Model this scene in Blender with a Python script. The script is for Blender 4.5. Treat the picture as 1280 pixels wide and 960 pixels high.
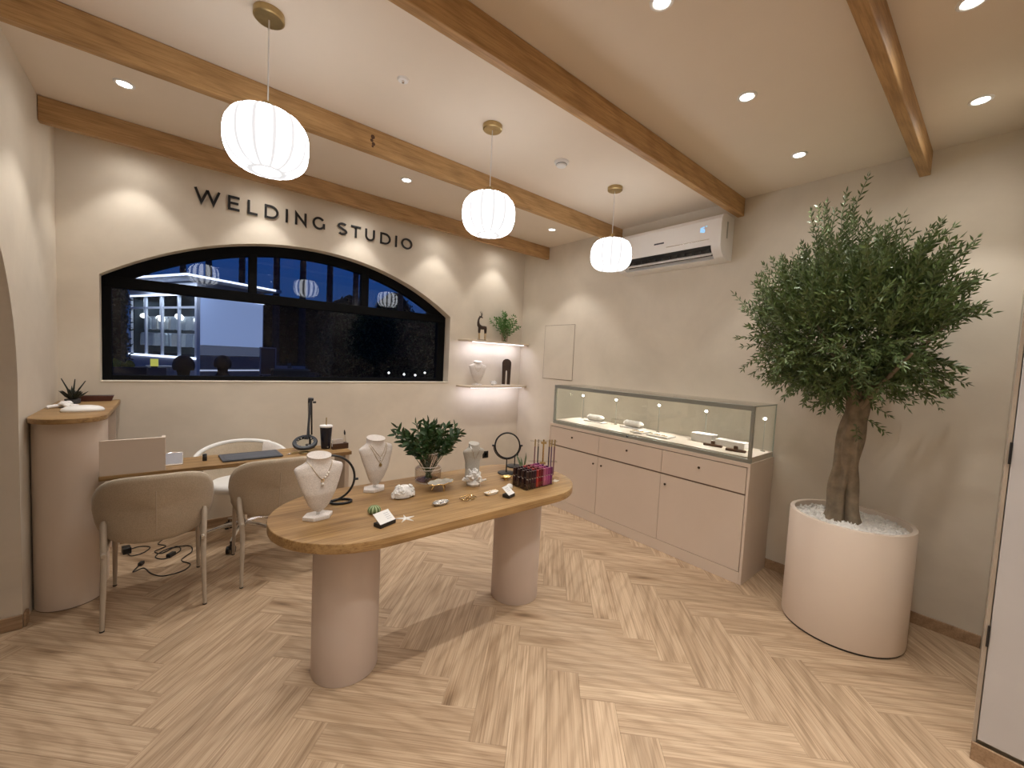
import bpy, bmesh, math, random
from mathutils import Vector, Matrix, Euler
PI = math.pi
for o in list(bpy.data.objects): bpy.data.objects.remove(o)
S = bpy.context.scene
C = S.collection

# ------------------------------------------------------------------ camera, world, exposure
cam_d = bpy.data.cameras.new('camera'); cam = bpy.data.objects.new('camera', cam_d); C.objects.link(cam)
cam_d.sensor_fit = 'HORIZONTAL'; cam_d.sensor_width = 36.0; cam_d.lens = 512.39/1280*36.0
cam_d.clip_start = 0.02; cam_d.clip_end = 300
RX = Vector((0.768838, -0.637590, 0.048655)); RU = Vector((0.000227, 0.076362, 0.997080)); RF = Vector((0.639443, 0.766582, -0.058855))
M = Matrix(((RX.x, RU.x, -RF.x, 0), (RX.y, RU.y, -RF.y, 0), (RX.z, RU.z, -RF.z, 1.5), (0, 0, 0, 1)))
cam.matrix_world = M
S.camera = cam
S.cycles.transparent_max_bounces = 24
S.view_settings.view_transform = 'Standard'; S.view_settings.look = 'None'
S.view_settings.exposure = 0.30; S.view_settings.gamma = 1.0; S.view_settings.use_curve_mapping = False

W = bpy.data.worlds.new('dusk_sky'); S.world = W; W.use_nodes = True
nt = W.node_tree; nt.nodes.clear()
wo = nt.nodes.new('ShaderNodeOutputWorld'); bg = nt.nodes.new('ShaderNodeBackground')
tc = nt.nodes.new('ShaderNodeTexCoord'); sx = nt.nodes.new('ShaderNodeSeparateXYZ'); cr = nt.nodes.new('ShaderNodeValToRGB')
nz = nt.nodes.new('ShaderNodeTexNoise'); nz.inputs['Scale'].default_value = 3.0; nz.inputs['Detail'].default_value = 4
mp = nt.nodes.new('ShaderNodeMapping'); mp.inputs['Scale'].default_value = (1, 1, 4)
nt.links.new(tc.outputs['Generated'], sx.inputs[0]); nt.links.new(tc.outputs['Generated'], mp.inputs[0]); nt.links.new(mp.outputs[0], nz.inputs[0])
ma = nt.nodes.new('ShaderNodeMath'); ma.operation = 'MULTIPLY_ADD'; ma.inputs[1].default_value = 0.10; nt.links.new(nz.outputs[0], ma.inputs[0])
nt.links.new(sx.outputs[2], ma.inputs[2]); nt.links.new(ma.outputs[0], cr.inputs[0])
e = cr.color_ramp.elements
e[0].position = 0.0; e[0].color = (0.030, 0.052, 0.115, 1); e[1].position = 0.34; e[1].color = (0.001, 0.034, 0.195, 1)
k = e.new(0.17); k.color = (0.010, 0.043, 0.150, 1)
k = e.new(0.9); k.color = (0.004, 0.02, 0.10, 1)
nt.links.new(cr.outputs[0], bg.inputs[0]); bg.inputs[1].default_value = 0.95; nt.links.new(bg.outputs[0], wo.inputs[0])

# power of the lamps of the room
P_SPOT = 24.5
P_GAIN = 1.0
WARM = (1.0, 0.96, 0.905); COOL = (0.89, 0.87, 1.0)
ZC = 2.876; XR = 3.527; XL = -0.588; YB = 4.085

# ------------------------------------------------------------------ materials
def new_mat(name):
    m = bpy.data.materials.new(name); m.use_nodes = True
    n = m.node_tree.nodes; b = n['Principled BSDF']
    return m, m.node_tree, b
def coords(t, kind='Object', scale=(1, 1, 1), rnd=False):
    tc = t.nodes.new('ShaderNodeTexCoord'); mp = t.nodes.new('ShaderNodeMapping'); mp.inputs['Scale'].default_value = scale
    t.links.new(tc.outputs[kind], mp.inputs[0])
    if rnd:
        oi = t.nodes.new('ShaderNodeObjectInfo'); mu = t.nodes.new('ShaderNodeVectorMath'); mu.operation = 'SCALE'
        mu.inputs[0].default_value = (37.3, 19.7, 11.1); t.links.new(oi.outputs['Random'], mu.inputs['Scale'])
        t.links.new(mu.outputs[0], mp.inputs['Location'])
    return mp.outputs[0]
def noise(t, vec, scale, detail=4, rough=0.55, dist=0.0):
    n = t.nodes.new('ShaderNodeTexNoise'); n.inputs['Scale'].default_value = scale; n.inputs['Detail'].default_value = detail
    n.inputs['Roughness'].default_value = rough; n.inputs['Distortion'].default_value = dist
    t.links.new(vec, n.inputs['Vector']); return n.outputs['Fac']
def ramp(t, fac, stops):
    r = t.nodes.new('ShaderNodeValToRGB'); els = r.color_ramp.elements
    els[0].position, els[0].color = stops[0][0], (*stops[0][1], 1); els[1].position, els[1].color = stops[-1][0], (*stops[-1][1], 1)
    for p, c in stops[1:-1]:
        k = els.new(p); k.color = (*c, 1)
    t.links.new(fac, r.inputs[0]); return r.outputs[0]
def mixc(t, a, b, fac, mode='MIX'):
    m = t.nodes.new('ShaderNodeMix'); m.data_type = 'RGBA'; m.blend_type = mode
    for s, v in ((6, a), (7, b)):
        if isinstance(v, tuple): m.inputs[s].default_value = (*v, 1)
        else: t.links.new(v, m.inputs[s])
    if isinstance(fac, (int, float)): m.inputs[0].default_value = fac
    else: t.links.new(fac, m.inputs[0])
    return m.outputs[2]
def bump(t, b, h, strength, dist=0.01):
    n = t.nodes.new('ShaderNodeBump'); n.inputs['Strength'].default_value = strength; n.inputs['Distance'].default_value = dist
    t.links.new(h, n.inputs['Height']); t.links.new(n.outputs[0], b.inputs['Normal'])
def pm(name, col, rough=0.5, metal=0.0, var=0.08, scale=8.0, bmp=0.0, bscale=60.0, spec=0.5, sub=None):
    m, t, b = new_mat(name)
    v = coords(t)
    lo = tuple(c*(1-var) for c in col); hi = tuple(min(1, c*(1+var)) for c in col)
    t.links.new(ramp(t, noise(t, v, scale), [(0.3, lo), (0.7, hi)]), b.inputs['Base Color'])
    b.inputs['Roughness'].default_value = rough; b.inputs['Metallic'].default_value = metal
    b.inputs['Specular IOR Level'].default_value = spec
    if bmp: bump(t, b, noise(t, v, bscale, 5), bmp, 0.004)
    return m
def emis(name, col, strength):
    m, t, b = new_mat(name)
    b.inputs['Base Color'].default_value = (*col, 1); b.inputs['Emission Color'].default_value = (*col, 1); b.inputs['Emission Strength'].default_value = strength
    return m
def glass(name, tint=(1, 1, 1), ior=1.45, rough=0.0, refl=1.0):
    m = bpy.data.materials.new(name); m.use_nodes = True; t = m.node_tree; t.nodes.clear()
    o = t.nodes.new('ShaderNodeOutputMaterial'); mx = t.nodes.new('ShaderNodeMixShader'); tr = t.nodes.new('ShaderNodeBsdfTransparent'); gl = t.nodes.new('ShaderNodeBsdfGlossy')
    tr.inputs[0].default_value = (*tint, 1); gl.inputs['Roughness'].default_value = rough
    ge = t.nodes.new('ShaderNodeNewGeometry'); dt = t.nodes.new('ShaderNodeVectorMath'); dt.operation = 'DOT_PRODUCT'
    t.links.new(ge.outputs['Normal'], dt.inputs[0]); t.links.new(ge.outputs['Incoming'], dt.inputs[1])
    def mth(op, a, b=None):
        n = t.nodes.new('ShaderNodeMath'); n.operation = op
        for i, v in enumerate((a, b)):
            if v is None: continue
            if isinstance(v, (int, float)): n.inputs[i].default_value = v
            else: t.links.new(v, n.inputs[i])
        return n.outputs[0]
    f0 = ((ior-1)/(ior+1))**2                       # Schlick, the same from both sides of the sheet
    c = mth('SUBTRACT', 1.0, mth('ABSOLUTE', dt.outputs['Value'])); f = mth('ADD', mth('MULTIPLY', mth('POWER', c, 5.0), 1-f0), f0)
    t.links.new(mth('MULTIPLY', f, refl), mx.inputs[0]); t.links.new(tr.outputs[0], mx.inputs[1]); t.links.new(gl.outputs[0], mx.inputs[2]); t.links.new(mx.outputs[0], o.inputs[0])
    return m
def wood(name, dark, mid, light, gscale=9.0, stretch=14.0, rough=0.5, axis=0, knots=0.5, rnd=True, bmp=0.06, big=1.0, tn=1.0, fine=0.5, along=1.0):
    m, t, b = new_mat(name)
    sc = [stretch]*3; sc[axis] = along
    v = coords(t, 'Object', tuple(sc), rnd)
    sb = [big*3.2]*3; sb[axis] = big*0.55
    vb = coords(t, 'Object', tuple(sb), rnd)
    n1 = noise(t, v, gscale*0.35, 6, 0.65, 0.5)
    n2 = noise(t, vb, 1.6, 3, 0.5, 1.2)
    sf = [stretch*3.2]*3; sf[axis] = along*1.7
    nf = noise(t, coords(t, 'Object', tuple(sf), rnd), gscale*0.35, 5, 0.7, 0.3)
    wv = t.nodes.new('ShaderNodeTexWave'); wv.wave_type = 'RINGS'; wv.rings_direction = 'SPHERICAL'; wv.inputs['Scale'].default_value = 2.6; wv.inputs['Distortion'].default_value = 5.5
    wv.inputs['Detail'].default_value = 3; wv.inputs['Detail Scale'].default_value = 1.4; t.links.new(vb, wv.inputs['Vector'])
    base = ramp(t, n1, [(0.34, dark), (0.5, mid), (0.66, light)])
    tone = ramp(t, n2, [(0.3, tuple(c*0.80 for c in mid)), (0.52, mid), (0.72, tuple(min(1, c*1.12) for c in light))])
    c = mixc(t, base, tone, 0.5)
    fig = ramp(t, wv.outputs['Fac'], [(0.0, (0.80, 0.77, 0.73)), (0.35, (1, 1, 1)), (1.0, (1.04, 1.04, 1.04))])
    c = mixc(t, c, fig, 0.6, 'MULTIPLY')
    c = mixc(t, c, ramp(t, nf, [(0.38, (0.54, 0.475, 0.41)), (0.52, (0.97, 0.97, 0.96)), (0.70, (1.07, 1.07, 1.07))]), fine, 'MULTIPLY')
    if knots:
        sk = [7.0*big]*3; sk[axis] = 1.9*big
        vk = coords(t, 'Object', tuple(sk), rnd)
        vo = t.nodes.new('ShaderNodeTexVoronoi'); vo.inputs['Scale'].default_value = 0.75; t.links.new(vk, vo.inputs['Vector'])
        kn = ramp(t, vo.outputs['Distance'], [(0.03, (0.30, 0.24, 0.19)), (0.10, (0.72, 0.66, 0.6)), (0.22, (1, 1, 1))])
        c = mixc(t, c, kn, knots, 'MULTIPLY')
    if rnd:
        oi = t.nodes.new('ShaderNodeObjectInfo')
        tn_ = ramp(t, oi.outputs['Random'], [(0.0, (0.90, 0.88, 0.86)), (0.5, (1, 1, 1)), (1.0, (1.08, 1.08, 1.09))])
        c = mixc(t, c, tn_, tn, 'MULTIPLY')
    t.links.new(c, b.inputs['Base Color']); b.inputs['Roughness'].default_value = rough
    bump(t, b, n1, bmp, 0.003)
    return m
def plaster(name, col, amt=0.09):
    m, t, b = new_mat(name)
    v = coords(t, 'Object')
    n1 = noise(t, v, 1.3, 5, 0.6, 0.6); n2 = noise(t, v, 5.0, 6, 0.6)
    a = ramp(t, n1, [(0.3, tuple(c*(1-amt) for c in col)), (0.7, tuple(min(1, c*(1+amt*0.7)) for c in col))])
    bb = ramp(t, n2, [(0.3, (0.96, 0.955, 0.95)), (0.7, (1.0, 1.0, 1.0))])
    t.links.new(mixc(t, a, bb, 0.8, 'MULTIPLY'), b.inputs['Base Color']); b.inputs['Roughness'].default_value = 0.85
    b.inputs['Specular IOR Level'].default_value = 0.25
    bump(t, b, n2, 0.10, 0.004)
    return m
def fabric(name, col):
    m, t, b = new_mat(name)
    v = coords(t, 'Object')
    w1 = noise(t, v, 260, 2, 0.6); n1 = noise(t, v, 22, 4, 0.6)
    a = ramp(t, w1, [(0.3, tuple(c*0.82 for c in col)), (0.7, tuple(min(1, c*1.12) for c in col))])
    bb = ramp(t, n1, [(0.3, (0.94, 0.94, 0.93)), (0.7, (1, 1, 1))])
    t.links.new(mixc(t, a, bb, 1.0, 'MULTIPLY'), b.inputs['Base Color']); b.inputs['Roughness'].default_value = 0.95; b.inputs['Specular IOR Level'].default_value = 0.15
    b.inputs['Sheen Weight'].default_value = 0.15
    bump(t, b, w1, 0.25, 0.002)
    return m

WALL = (0.705, 0.635, 0.535)
m_wall = plaster('limewash_plaster', WALL)
m_ceil = pm('ceiling_paint', (0.78, 0.685, 0.575), 0.9, var=0.02, scale=2)
m_greywall = pm('door_paint', (0.55, 0.53, 0.53), 0.6, var=0.03, scale=3)
m_floor = wood('oak_floor', (0.32, 0.205, 0.118), (0.51, 0.365, 0.238), (0.635, 0.485, 0.335), rough=0.5, knots=0.8, gscale=10, stretch=14, tn=0.6, fine=0.72, along=0.34)
m_floorbase = pm('floor_base', (0.20, 0.13, 0.08), 0.9)
m_beam = wood('beam_oak', (0.34, 0.19, 0.07), (0.49, 0.295, 0.125), (0.60, 0.38, 0.175), rough=0.6, knots=0.25, big=0.8)
m_top = wood('table_oak', (0.21, 0.115, 0.043), (0.355, 0.212, 0.085), (0.46, 0.30, 0.135), rough=0.42, knots=0.65, big=0.7, along=0.45, fine=0.7)
m_base = wood('baseboard_oak', (0.30, 0.19, 0.11), (0.38, 0.25, 0.15), (0.46, 0.32, 0.2), rough=0.5, knots=0.2)
m_lam = pm('beige_laminate', (0.69, 0.58, 0.485), 0.55, var=0.02, scale=3)
m_lamd = pm('gap_brown', (0.22, 0.15, 0.11), 0.8)
m_knob = pm('dark_bronze', (0.075, 0.045, 0.025), 0.4, 0.6)
m_pink = pm('rose_beige_paint', (0.63, 0.53, 0.475), 0.6, var=0.03, scale=3)
m_cream = pm('cream_paint', (0.62, 0.52, 0.43), 0.5, var=0.02, scale=3)
m_fab = fabric('beige_boucle', (0.50, 0.415, 0.315))
m_leg = pm('beige_metal', (0.47, 0.395, 0.31), 0.4, var=0.02)
m_white = pm('white_plastic', (0.80, 0.79, 0.77), 0.4, var=0.02)
m_acwhite = pm('ac_white', (0.78, 0.75, 0.72), 0.35, var=0.01)
m_black = pm('black_metal', (0.012, 0.012, 0.013), 0.4, var=0.1)
m_frame = pm('black_aluminium', (0.003, 0.0033, 0.004), 0.75, var=0.1, spec=0.12)
m_dark = pm('dark_grey', (0.05, 0.055, 0.065), 0.6)
m_brass = pm('brushed_brass', (0.50, 0.38, 0.19), 0.35, 1.0, 0.1, 30)
m_gold = pm('gold', (0.85, 0.62, 0.28), 0.22, 1.0, 0.06, 30)
m_silver = pm('silver', (0.75, 0.74, 0.72), 0.25, 1.0, 0.05)
m_alu = pm('anodised_grey', (0.38, 0.40, 0.36), 0.35, 0.7, 0.05)
m_linen = fabric('white_linen', (0.74, 0.68, 0.64))
m_grlinen = fabric('grey_linen', (0.52, 0.49, 0.44))
m_pearl = pm('pearl', (0.85, 0.80, 0.74), 0.2, var=0.05)
m_coral = pm('white_coral', (0.78, 0.76, 0.74), 0.8, var=0.25, scale=40, bmp=0.5)
m_glass = glass('clear_glass', (0.97, 0.99, 0.975), 1.45)
m_win = glass('window_glass', (0.88, 0.91, 0.96), 1.45, refl=0.55)
m_vase = glass('ribbed_glass', (0.92, 0.895, 0.87), 1.5)
m_acr = glass('clear_acrylic', (0.96, 0.95, 0.93), 1.4)
m_mirror = pm('mirror_glass', (0.9, 0.9, 0.9), 0.02, 1.0, 0.0)
m_leaf = pm('olive_leaf', (0.085, 0.128, 0.038), 0.45, var=0.55, scale=30)
m_leaf2 = pm('ruscus_leaf', (0.030, 0.075, 0.022), 0.4, var=0.35, scale=40)
m_leaf3 = pm('fresh_leaf', (0.085, 0.20, 0.045), 0.45, var=0.3, scale=40)
m_succ = pm('dark_succulent', (0.018, 0.022, 0.014), 0.5, var=0.3)
m_bark = pm('olive_bark', (0.22, 0.172, 0.118), 0.9, var=0.35, scale=14, bmp=0.8, bscale=30)
m_stem = pm('stem_green', (0.12, 0.15, 0.06), 0.6)
m_pebble = pm('white_pebble', (0.80, 0.77, 0.73), 0.7, var=0.12, scale=20)
m_lampglow = emis('downlight_lens', (1.0, 0.97, 0.92), 9.0)
m_led = emis('led_strip', (0.93, 0.94, 1.0), 1.7)
m_ledhot = emis('led_head', (1.0, 0.96, 0.88), 14.0)
m_walnut = wood('walnut', (0.05, 0.022, 0.01), (0.09, 0.04, 0.02), (0.14, 0.065, 0.03), rough=0.45, knots=0.0)
m_ebony = pm('ebony_wood', (0.035, 0.018, 0.010), 0.45, var=0.3, scale=30)
m_mat = pm('grey_mat', (0.085, 0.09, 0.105), 0.7, var=0.1)
m_navy = pm('navy_tumbler', (0.008, 0.010, 0.022), 0.25, var=0.05)

# ------------------------------------------------------------------ geometry helpers
class G:
    def __init__(s): s.v = []; s.f = []
    def add(s, vs, fs):
        k = len(s.v); s.v += [tuple(p) for p in vs]; s.f += [tuple(i+k for i in f) for f in fs]; return s
    def box(s, c, d, rot=None):
        x, y, z = (q/2 for q in d)
        vs = [Vector((a, b, e)) for a in (-x, x) for b in (-y, y) for e in (-z, z)]
        if rot is not None:
            R = rot if isinstance(rot, Matrix) else Euler(rot).to_matrix()
            vs = [R @ p for p in vs]
        c = Vector(c); vs = [p+c for p in vs]
        return s.add(vs, [(0, 1, 3, 2), (4, 6, 7, 5), (0, 4, 5, 1), (2, 3, 7, 6), (0, 2, 6, 4), (1, 5, 7, 3)])
    def span(s, a, b): return s.box([(p+q)/2 for p, q in zip(a, b)], [abs(q-p) for p, q in zip(a, b)])
    def tube(s, path, r, n=8, cap=True, closed=False):
        path = [Vector(p) for p in path]; m = len(path)
        rs = r if isinstance(r, (list, tuple)) else [r]*m
        up = None; rings = []
        for i, p in enumerate(path):
            if closed: d = path[(i+1) % m]-path[i-1]
            else: d = path[min(i+1, m-1)]-path[max(i-1, 0)]
            d.normalize()
            if up is None:
                up = Vector((0, 0, 1)) if abs(d.z) < 0.9 else Vector((1, 0, 0))
            a = (up-d*up.dot(d))
            if a.length < 1e-5: a = d.orthogonal()
            a.normalize(); up = a; b = d.cross(a)
            rings.append([p+(a*math.cos(2*PI*j/n)+b*math.sin(2*PI*j/n))*rs[i] for j in range(n)])
        vs = [p for q in rings for p in q]; fs = []
        for i in range(m if closed else m-1):
            k = (i+1) % m
            for j in range(n): fs.append((i*n+j, i*n+(j+1) % n, k*n+(j+1) % n, k*n+j))
        if cap and not closed: fs += [tuple(range(n-1, -1, -1)), tuple((m-1)*n+j for j in range(n))]
        return s.add(vs, fs)
    def cyl(s, a, b, r0, r1=None, n=20): return s.tube([a, b], [r0, r0 if r1 is None else r1], n)
    def lathe(s, prof, n=32, c=(0, 0, 0), cap=False, ripple=0, rn=0):
        vs = []; fs = []; m = len(prof)
        for r, z in prof:
            for j in range(n):
                a = 2*PI*j/n; rr = r*(1-ripple*abs(math.sin(rn*a/2))**0.0*0) if not ripple else r*(1+ripple*(abs(math.cos(rn*a/2))-0.6))
                vs.append((c[0]+rr*math.cos(a), c[1]+rr*math.sin(a), c[2]+z))
        for i in range(m-1):
            for j in range(n): fs.append((i*n+j, i*n+(j+1) % n, (i+1)*n+(j+1) % n, (i+1)*n+j))
        if cap: fs += [tuple(range(n-1, -1, -1)), tuple((m-1)*n+j for j in range(n))]
        return s.add(vs, fs)
    def prism(s, poly, z0, z1):
        n = len(poly); vs = [(x, y, z0) for x, y in poly]+[(x, y, z1) for x, y in poly]
        return s.add(vs, [tuple(range(n-1, -1, -1)), tuple(range(n, 2*n))]+[(i, (i+1) % n, n+(i+1) % n, n+i) for i in range(n)])
    def rprism(s, poly, z0, z1, r=0.004, k=3):
        # prism with rounded top and bottom rims (poly is convex, counter clockwise)
        cx = sum(p[0] for p in poly)/len(poly); cy = sum(p[1] for p in poly)/len(poly); n = len(poly); lev = []
        nrm = []
        for i in range(n):
            a = Vector(poly[i-1]); b = Vector(poly[(i+1) % n]); d = (b-a); q = Vector((d.y, -d.x)); q.normalize(); nrm.append(q)
        for i in range(k+1):
            t = PI/2*i/k; lev.append((z0+r-r*math.cos(t), r-r*math.sin(t)))
        for i in range(k+1):
            t = PI/2*i/k; lev.append((z1-r+r*math.sin(t), r-r*math.cos(t)))
        vs = []; fs = []
        for z, ins in lev:
            for i in range(n): vs.append((poly[i][0]-nrm[i].x*ins, poly[i][1]-nrm[i].y*ins, z))
        for l in range(len(lev)-1):
            for i in range(n): fs.append((l*n+i, l*n+(i+1) % n, (l+1)*n+(i+1) % n, (l+1)*n+i))
        fs += [tuple(range(n-1, -1, -1)), tuple((len(lev)-1)*n+i for i in range(n))]
        return s.add(vs, fs)
    def grid(s, fn, nu, nv, cu=False, cv=False):
        vs = [fn(i/(nu if cu else nu-1), j/(nv if cv else nv-1)) for i in range(nu) for j in range(nv)]; fs = []
        for i in range(nu if cu else nu-1):
            for j in range(nv if cv else nv-1):
                fs.append((i*nv+j, ((i+1) % nu)*nv+j, ((i+1) % nu)*nv+(j+1) % nv, i*nv+(j+1) % nv))
        return s.add(vs, fs)
    def ball(s, c, r, n=12, m=8):
        r = r if isinstance(r, (tuple, list)) else (r, r, r)
        return s.grid(lambda u, v: (c[0]+r[0]*math.cos(2*PI*u)*math.sin(PI*min(max(v, .001), .999)), c[1]+r[1]*math.sin(2*PI*u)*math.sin(PI*min(max(v, .001), .999)), c[2]-r[2]*math.cos(PI*v)), n, m, cu=True)
    def leaf(s, p, d, nrm, L, w, fold=0.25):
        d = d.normalized(); side = d.cross(nrm)
        if side.length < 1e-4: side = d.orthogonal()
        side.normalize(); up = side.cross(d)
        a = p; t = p+d*L-up*L*0.12; m1 = p+d*L*0.33; m2 = p+d*L*0.7-up*L*0.05
        h = w*0.5
        return s.add([a, m1+side*h+up*h*fold, m2+side*h*.75+up*h*fold*.6, t, m2-side*h*.75+up*h*fold*.6, m1-side*h+up*h*fold, m1, m2],
                     [(0, 1, 6), (6, 1, 2, 7), (7, 2, 3), (0, 6, 5), (6, 7, 4, 5), (7, 3, 4)])
    def leaf2(s, p, d, nrm, L, w):
        d = d.normalized(); side = d.cross(nrm)
        if side.length < 1e-4: side = d.orthogonal()
        side.normalize(); up = side.cross(d); m = p+d*L*0.45
        return s.add([p, m+side*w*.5+up*w*.15, p+d*L, m-side*w*.5+up*w*.15], [(0, 1, 2), (0, 2, 3)])
def mesh(name, g, smooth=True, ang=35):
    me = bpy.data.meshes.new(name); me.from_pydata(g.v, [], g.f); me.update()
    if smooth:
        me.polygons.foreach_set('use_smooth', [True]*len(me.polygons)); me.set_sharp_from_angle(angle=math.radians(ang))
    return me
def obj(name, g, m, parent=None, smooth=True, bev=0.0, seg=2, loc=None, rot=None, ang=35, fix=True):
    me = g if isinstance(g, bpy.types.Mesh) else mesh(name, g, smooth, ang)
    if fix and not isinstance(g, bpy.types.Mesh):
        bm = bmesh.new(); bm.from_mesh(me); bmesh.ops.recalc_face_normals(bm, faces=bm.faces); bm.to_mesh(me); bm.free()
    if m and not me.materials: me.materials.append(m)
    o = bpy.data.objects.new(name, me); C.objects.link(o)
    if parent: o.parent = parent
    if loc: o.location = loc
    if rot: o.rotation_euler = rot
    if bev:
        b = o.modifiers.new('bevel', 'BEVEL'); b.width = bev; b.segments = seg; b.limit_method = 'ANGLE'; b.angle_limit = math.radians(40)
    return o
def tag(o, label, cat, group=None):
    o['label'] = label; o['category'] = cat
    if group: o['group'] = group
    return o
def thing(name, label, cat, loc=(0, 0, 0), rz=0.0, group=None):
    o = bpy.data.objects.new(name, None); C.objects.link(o); o.empty_display_size = 0.05
    o.location = loc; o.rotation_euler = (0, 0, rz); return tag(o, label, cat, group)
def struct(name, g, m, **k):
    o = obj(name, g, m, **k); o['kind'] = 'structure'; return o
def dup(root, loc, rz=None, label=None):
    def cp(o, par):
        c = o.copy(); C.objects.link(c)
        if par: c.parent = par
        for ch in o.children: cp(ch, c)
        return c
    r = cp(root, None); r.location = loc
    if rz is not None: r.rotation_euler = (0, 0, rz)
    if label: r['label'] = label
    return r
def lamp(kind, loc, power, col, parent=None, size=0.03, spot=None, blend=0.5, rot=None, size_y=None):
    d = bpy.data.lights.new(kind.lower()+'_lamp', kind); d.energy = power; d.color = col
    if kind == 'AREA':
        d.shape = 'RECTANGLE'; d.size = size; d.size_y = size_y or size
    else: d.shadow_soft_size = size
    if spot: d.spot_size = spot; d.spot_blend = blend
    o = bpy.data.objects.new(kind.lower()+'_lamp', d); C.objects.link(o); o.location = loc
    if rot: o.rotation_euler = rot
    if parent: o.parent = parent
    return o
def arc(cx, cy, r, a0, a1, n): return [(cx+r*math.cos(a0+(a1-a0)*i/n), cy+r*math.sin(a0+(a1-a0)*i/n)) for i in range(n+1)]

# ================================================================== THE SETTING
# floor: base slab and single herringbone planks (45 degrees to the walls)
fl = struct('floor', G().span((-2.3, -3.1, -0.06), (3.7, 4.08, -0.009)), m_floorbase, smooth=False)
PW, PL = 0.1513, 0.7275
OX, OY = 1.411, 1.321
q2 = math.sqrt(0.5)
def clip(poly, a, b, c):              # keep a*x+b*y <= c
    out = []
    for i in range(len(poly)):
        p, q = poly[i], poly[(i+1) % len(poly)]
        dp, dq = a*p[0]+b*p[1]-c, a*q[0]+b*q[1]-c
        if dp <= 0: out.append(p)
        if dp*dq < 0:
            t = dp/(dp-dq); out.append((p[0]+(q[0]-p[0])*t, p[1]+(q[1]-p[1])*t))
    return out
def area(p): return 0.5*sum(p[i][0]*p[(i+1) % len(p)][1]-p[(i+1) % len(p)][0]*p[i][1] for i in range(len(p)))
gp = 0.0003
ch = 0.0008
def plank_mesh():
    L, w = PL/2-gp, PW/2-gp
    o = [(-L, -w), (L, -w), (L, w), (-L, w)]; i = [(-L+ch, -w+ch), (L-ch, -w+ch), (L-ch, w-ch), (-L+ch, w-ch)]
    g = G(); g.add([(*p, -0.009) for p in o]+[(*p, -ch*0.8) for p in o]+[(*p, 0) for p in i],
        [(0, 1, 5, 4), (1, 2, 6, 5), (2, 3, 7, 6), (3, 0, 4, 7), (4, 5, 9, 8), (5, 6, 10, 9), (6, 7, 11, 10), (7, 4, 8, 11), (8, 9, 10, 11)])
    me = mesh('plank', g, False); me.materials.append(m_floor); return me
full = plank_mesh()
rest = G()
X0, X1, Y0, Y1 = -1.0, XR, -0.22, YB
for k in range(-40, 41):
    for mcol in range(-6, 7):
        for kind in (0, 1):
            u, v = k*PW+mcol*PL, -k*PW+mcol*PL
            if kind == 0: cu, cv, rot = u+PL/2, v+PW/2, -PI/4
            else: cu, cv, rot = u-PW/2, v+PW-PL/2, PI/4
            cx, cy = OX+(cu+cv)*q2, OY+(cv-cu)*q2
            if not (-3 < cx < 5 and -4 < cy < 6): continue
            c, s = math.cos(rot), math.sin(rot)
            hl, hw = PL/2-gp, PW/2-gp
            poly = [(cx+c*a-s*b, cy+s*a+c*b) for a, b in ((-hl, -hw), (hl, -hw), (hl, hw), (-hl, hw))]
            near = [p for p in poly]
            cl = poly
            for h in ((1, 0, X1), (-1, 0, -X0), (0, 1, Y1), (0, -1, -Y0)):
                if cl: cl = clip(cl, *h)
            if len(cl) >= 3 and abs(area(cl)) > 0.0008:
                if abs(abs(area(cl))-4*hl*hw) < 1e-6: me = full
                else:
                    loc = [((p[0]-cx)*c+(p[1]-cy)*s, -(p[0]-cx)*s+(p[1]-cy)*c) for p in cl]
                    if area(loc) < 0: loc = loc[::-1]
                    me = mesh('plank', G().prism(loc, -0.009, 0), False); me.materials.append(m_floor)
                o = bpy.data.objects.new('plank', me); C.objects.link(o); o.location = (cx, cy, 0); o.rotation_euler = (0, 0, rot); o.parent = fl
            for hs in (((0, 1, Y0), (0, -1, 3.0), (1, 0, X1), (-1, 0, 2.2)),):
                cl = poly
                for h in hs:
                    if cl: cl = clip(cl, *h)
                if len(cl) >= 3 and abs(area(cl)) > 1e-4: rest.prism(cl if area(cl) > 0 else cl[::-1], -0.009, 0)
r = obj('plank_field', rest, m_floor, fl, smooth=False); r['kind'] = 'stuff'

# ceiling
struct('ceiling', G().span((-2.3, -3.1, ZC), (3.75, 4.34, ZC+0.1)), m_ceil, smooth=False)

# window wall with the arched opening
WX0, WX1, WZ0 = -0.386, 2.448, 1.203
ACX, ACZ, AR = 1.024, -0.003, 2.415
def arch_z(x, r=AR): return ACZ+math.sqrt(r*r-(x-ACX)**2)
g = G()
YO = 4.335
g.span((XL-0.25, YB, -0.06), (WX0, YO, ZC)); g.span((WX1, YB, -0.06), (XR, YO, ZC)); g.span((WX0, YB, -0.06), (WX1, YO, WZ0))
N = 48
for i in range(N):
    a, b = WX0+(WX1-WX0)*i/N, WX0+(WX1-WX0)*(i+1)/N
    za, zb = arch_z(a), arch_z(b)
    g.add([(a, YB, za), (b, YB, zb), (b, YB, ZC), (a, YB, ZC), (a, YO, za), (b, YO, zb), (b, YO, ZC), (a, YO, ZC)],
          [(0, 1, 2, 3), (5, 4, 7, 6), (4, 5, 1, 0)])
struct('wall_back', g, m_wall, smooth=False, fix=False)

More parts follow.
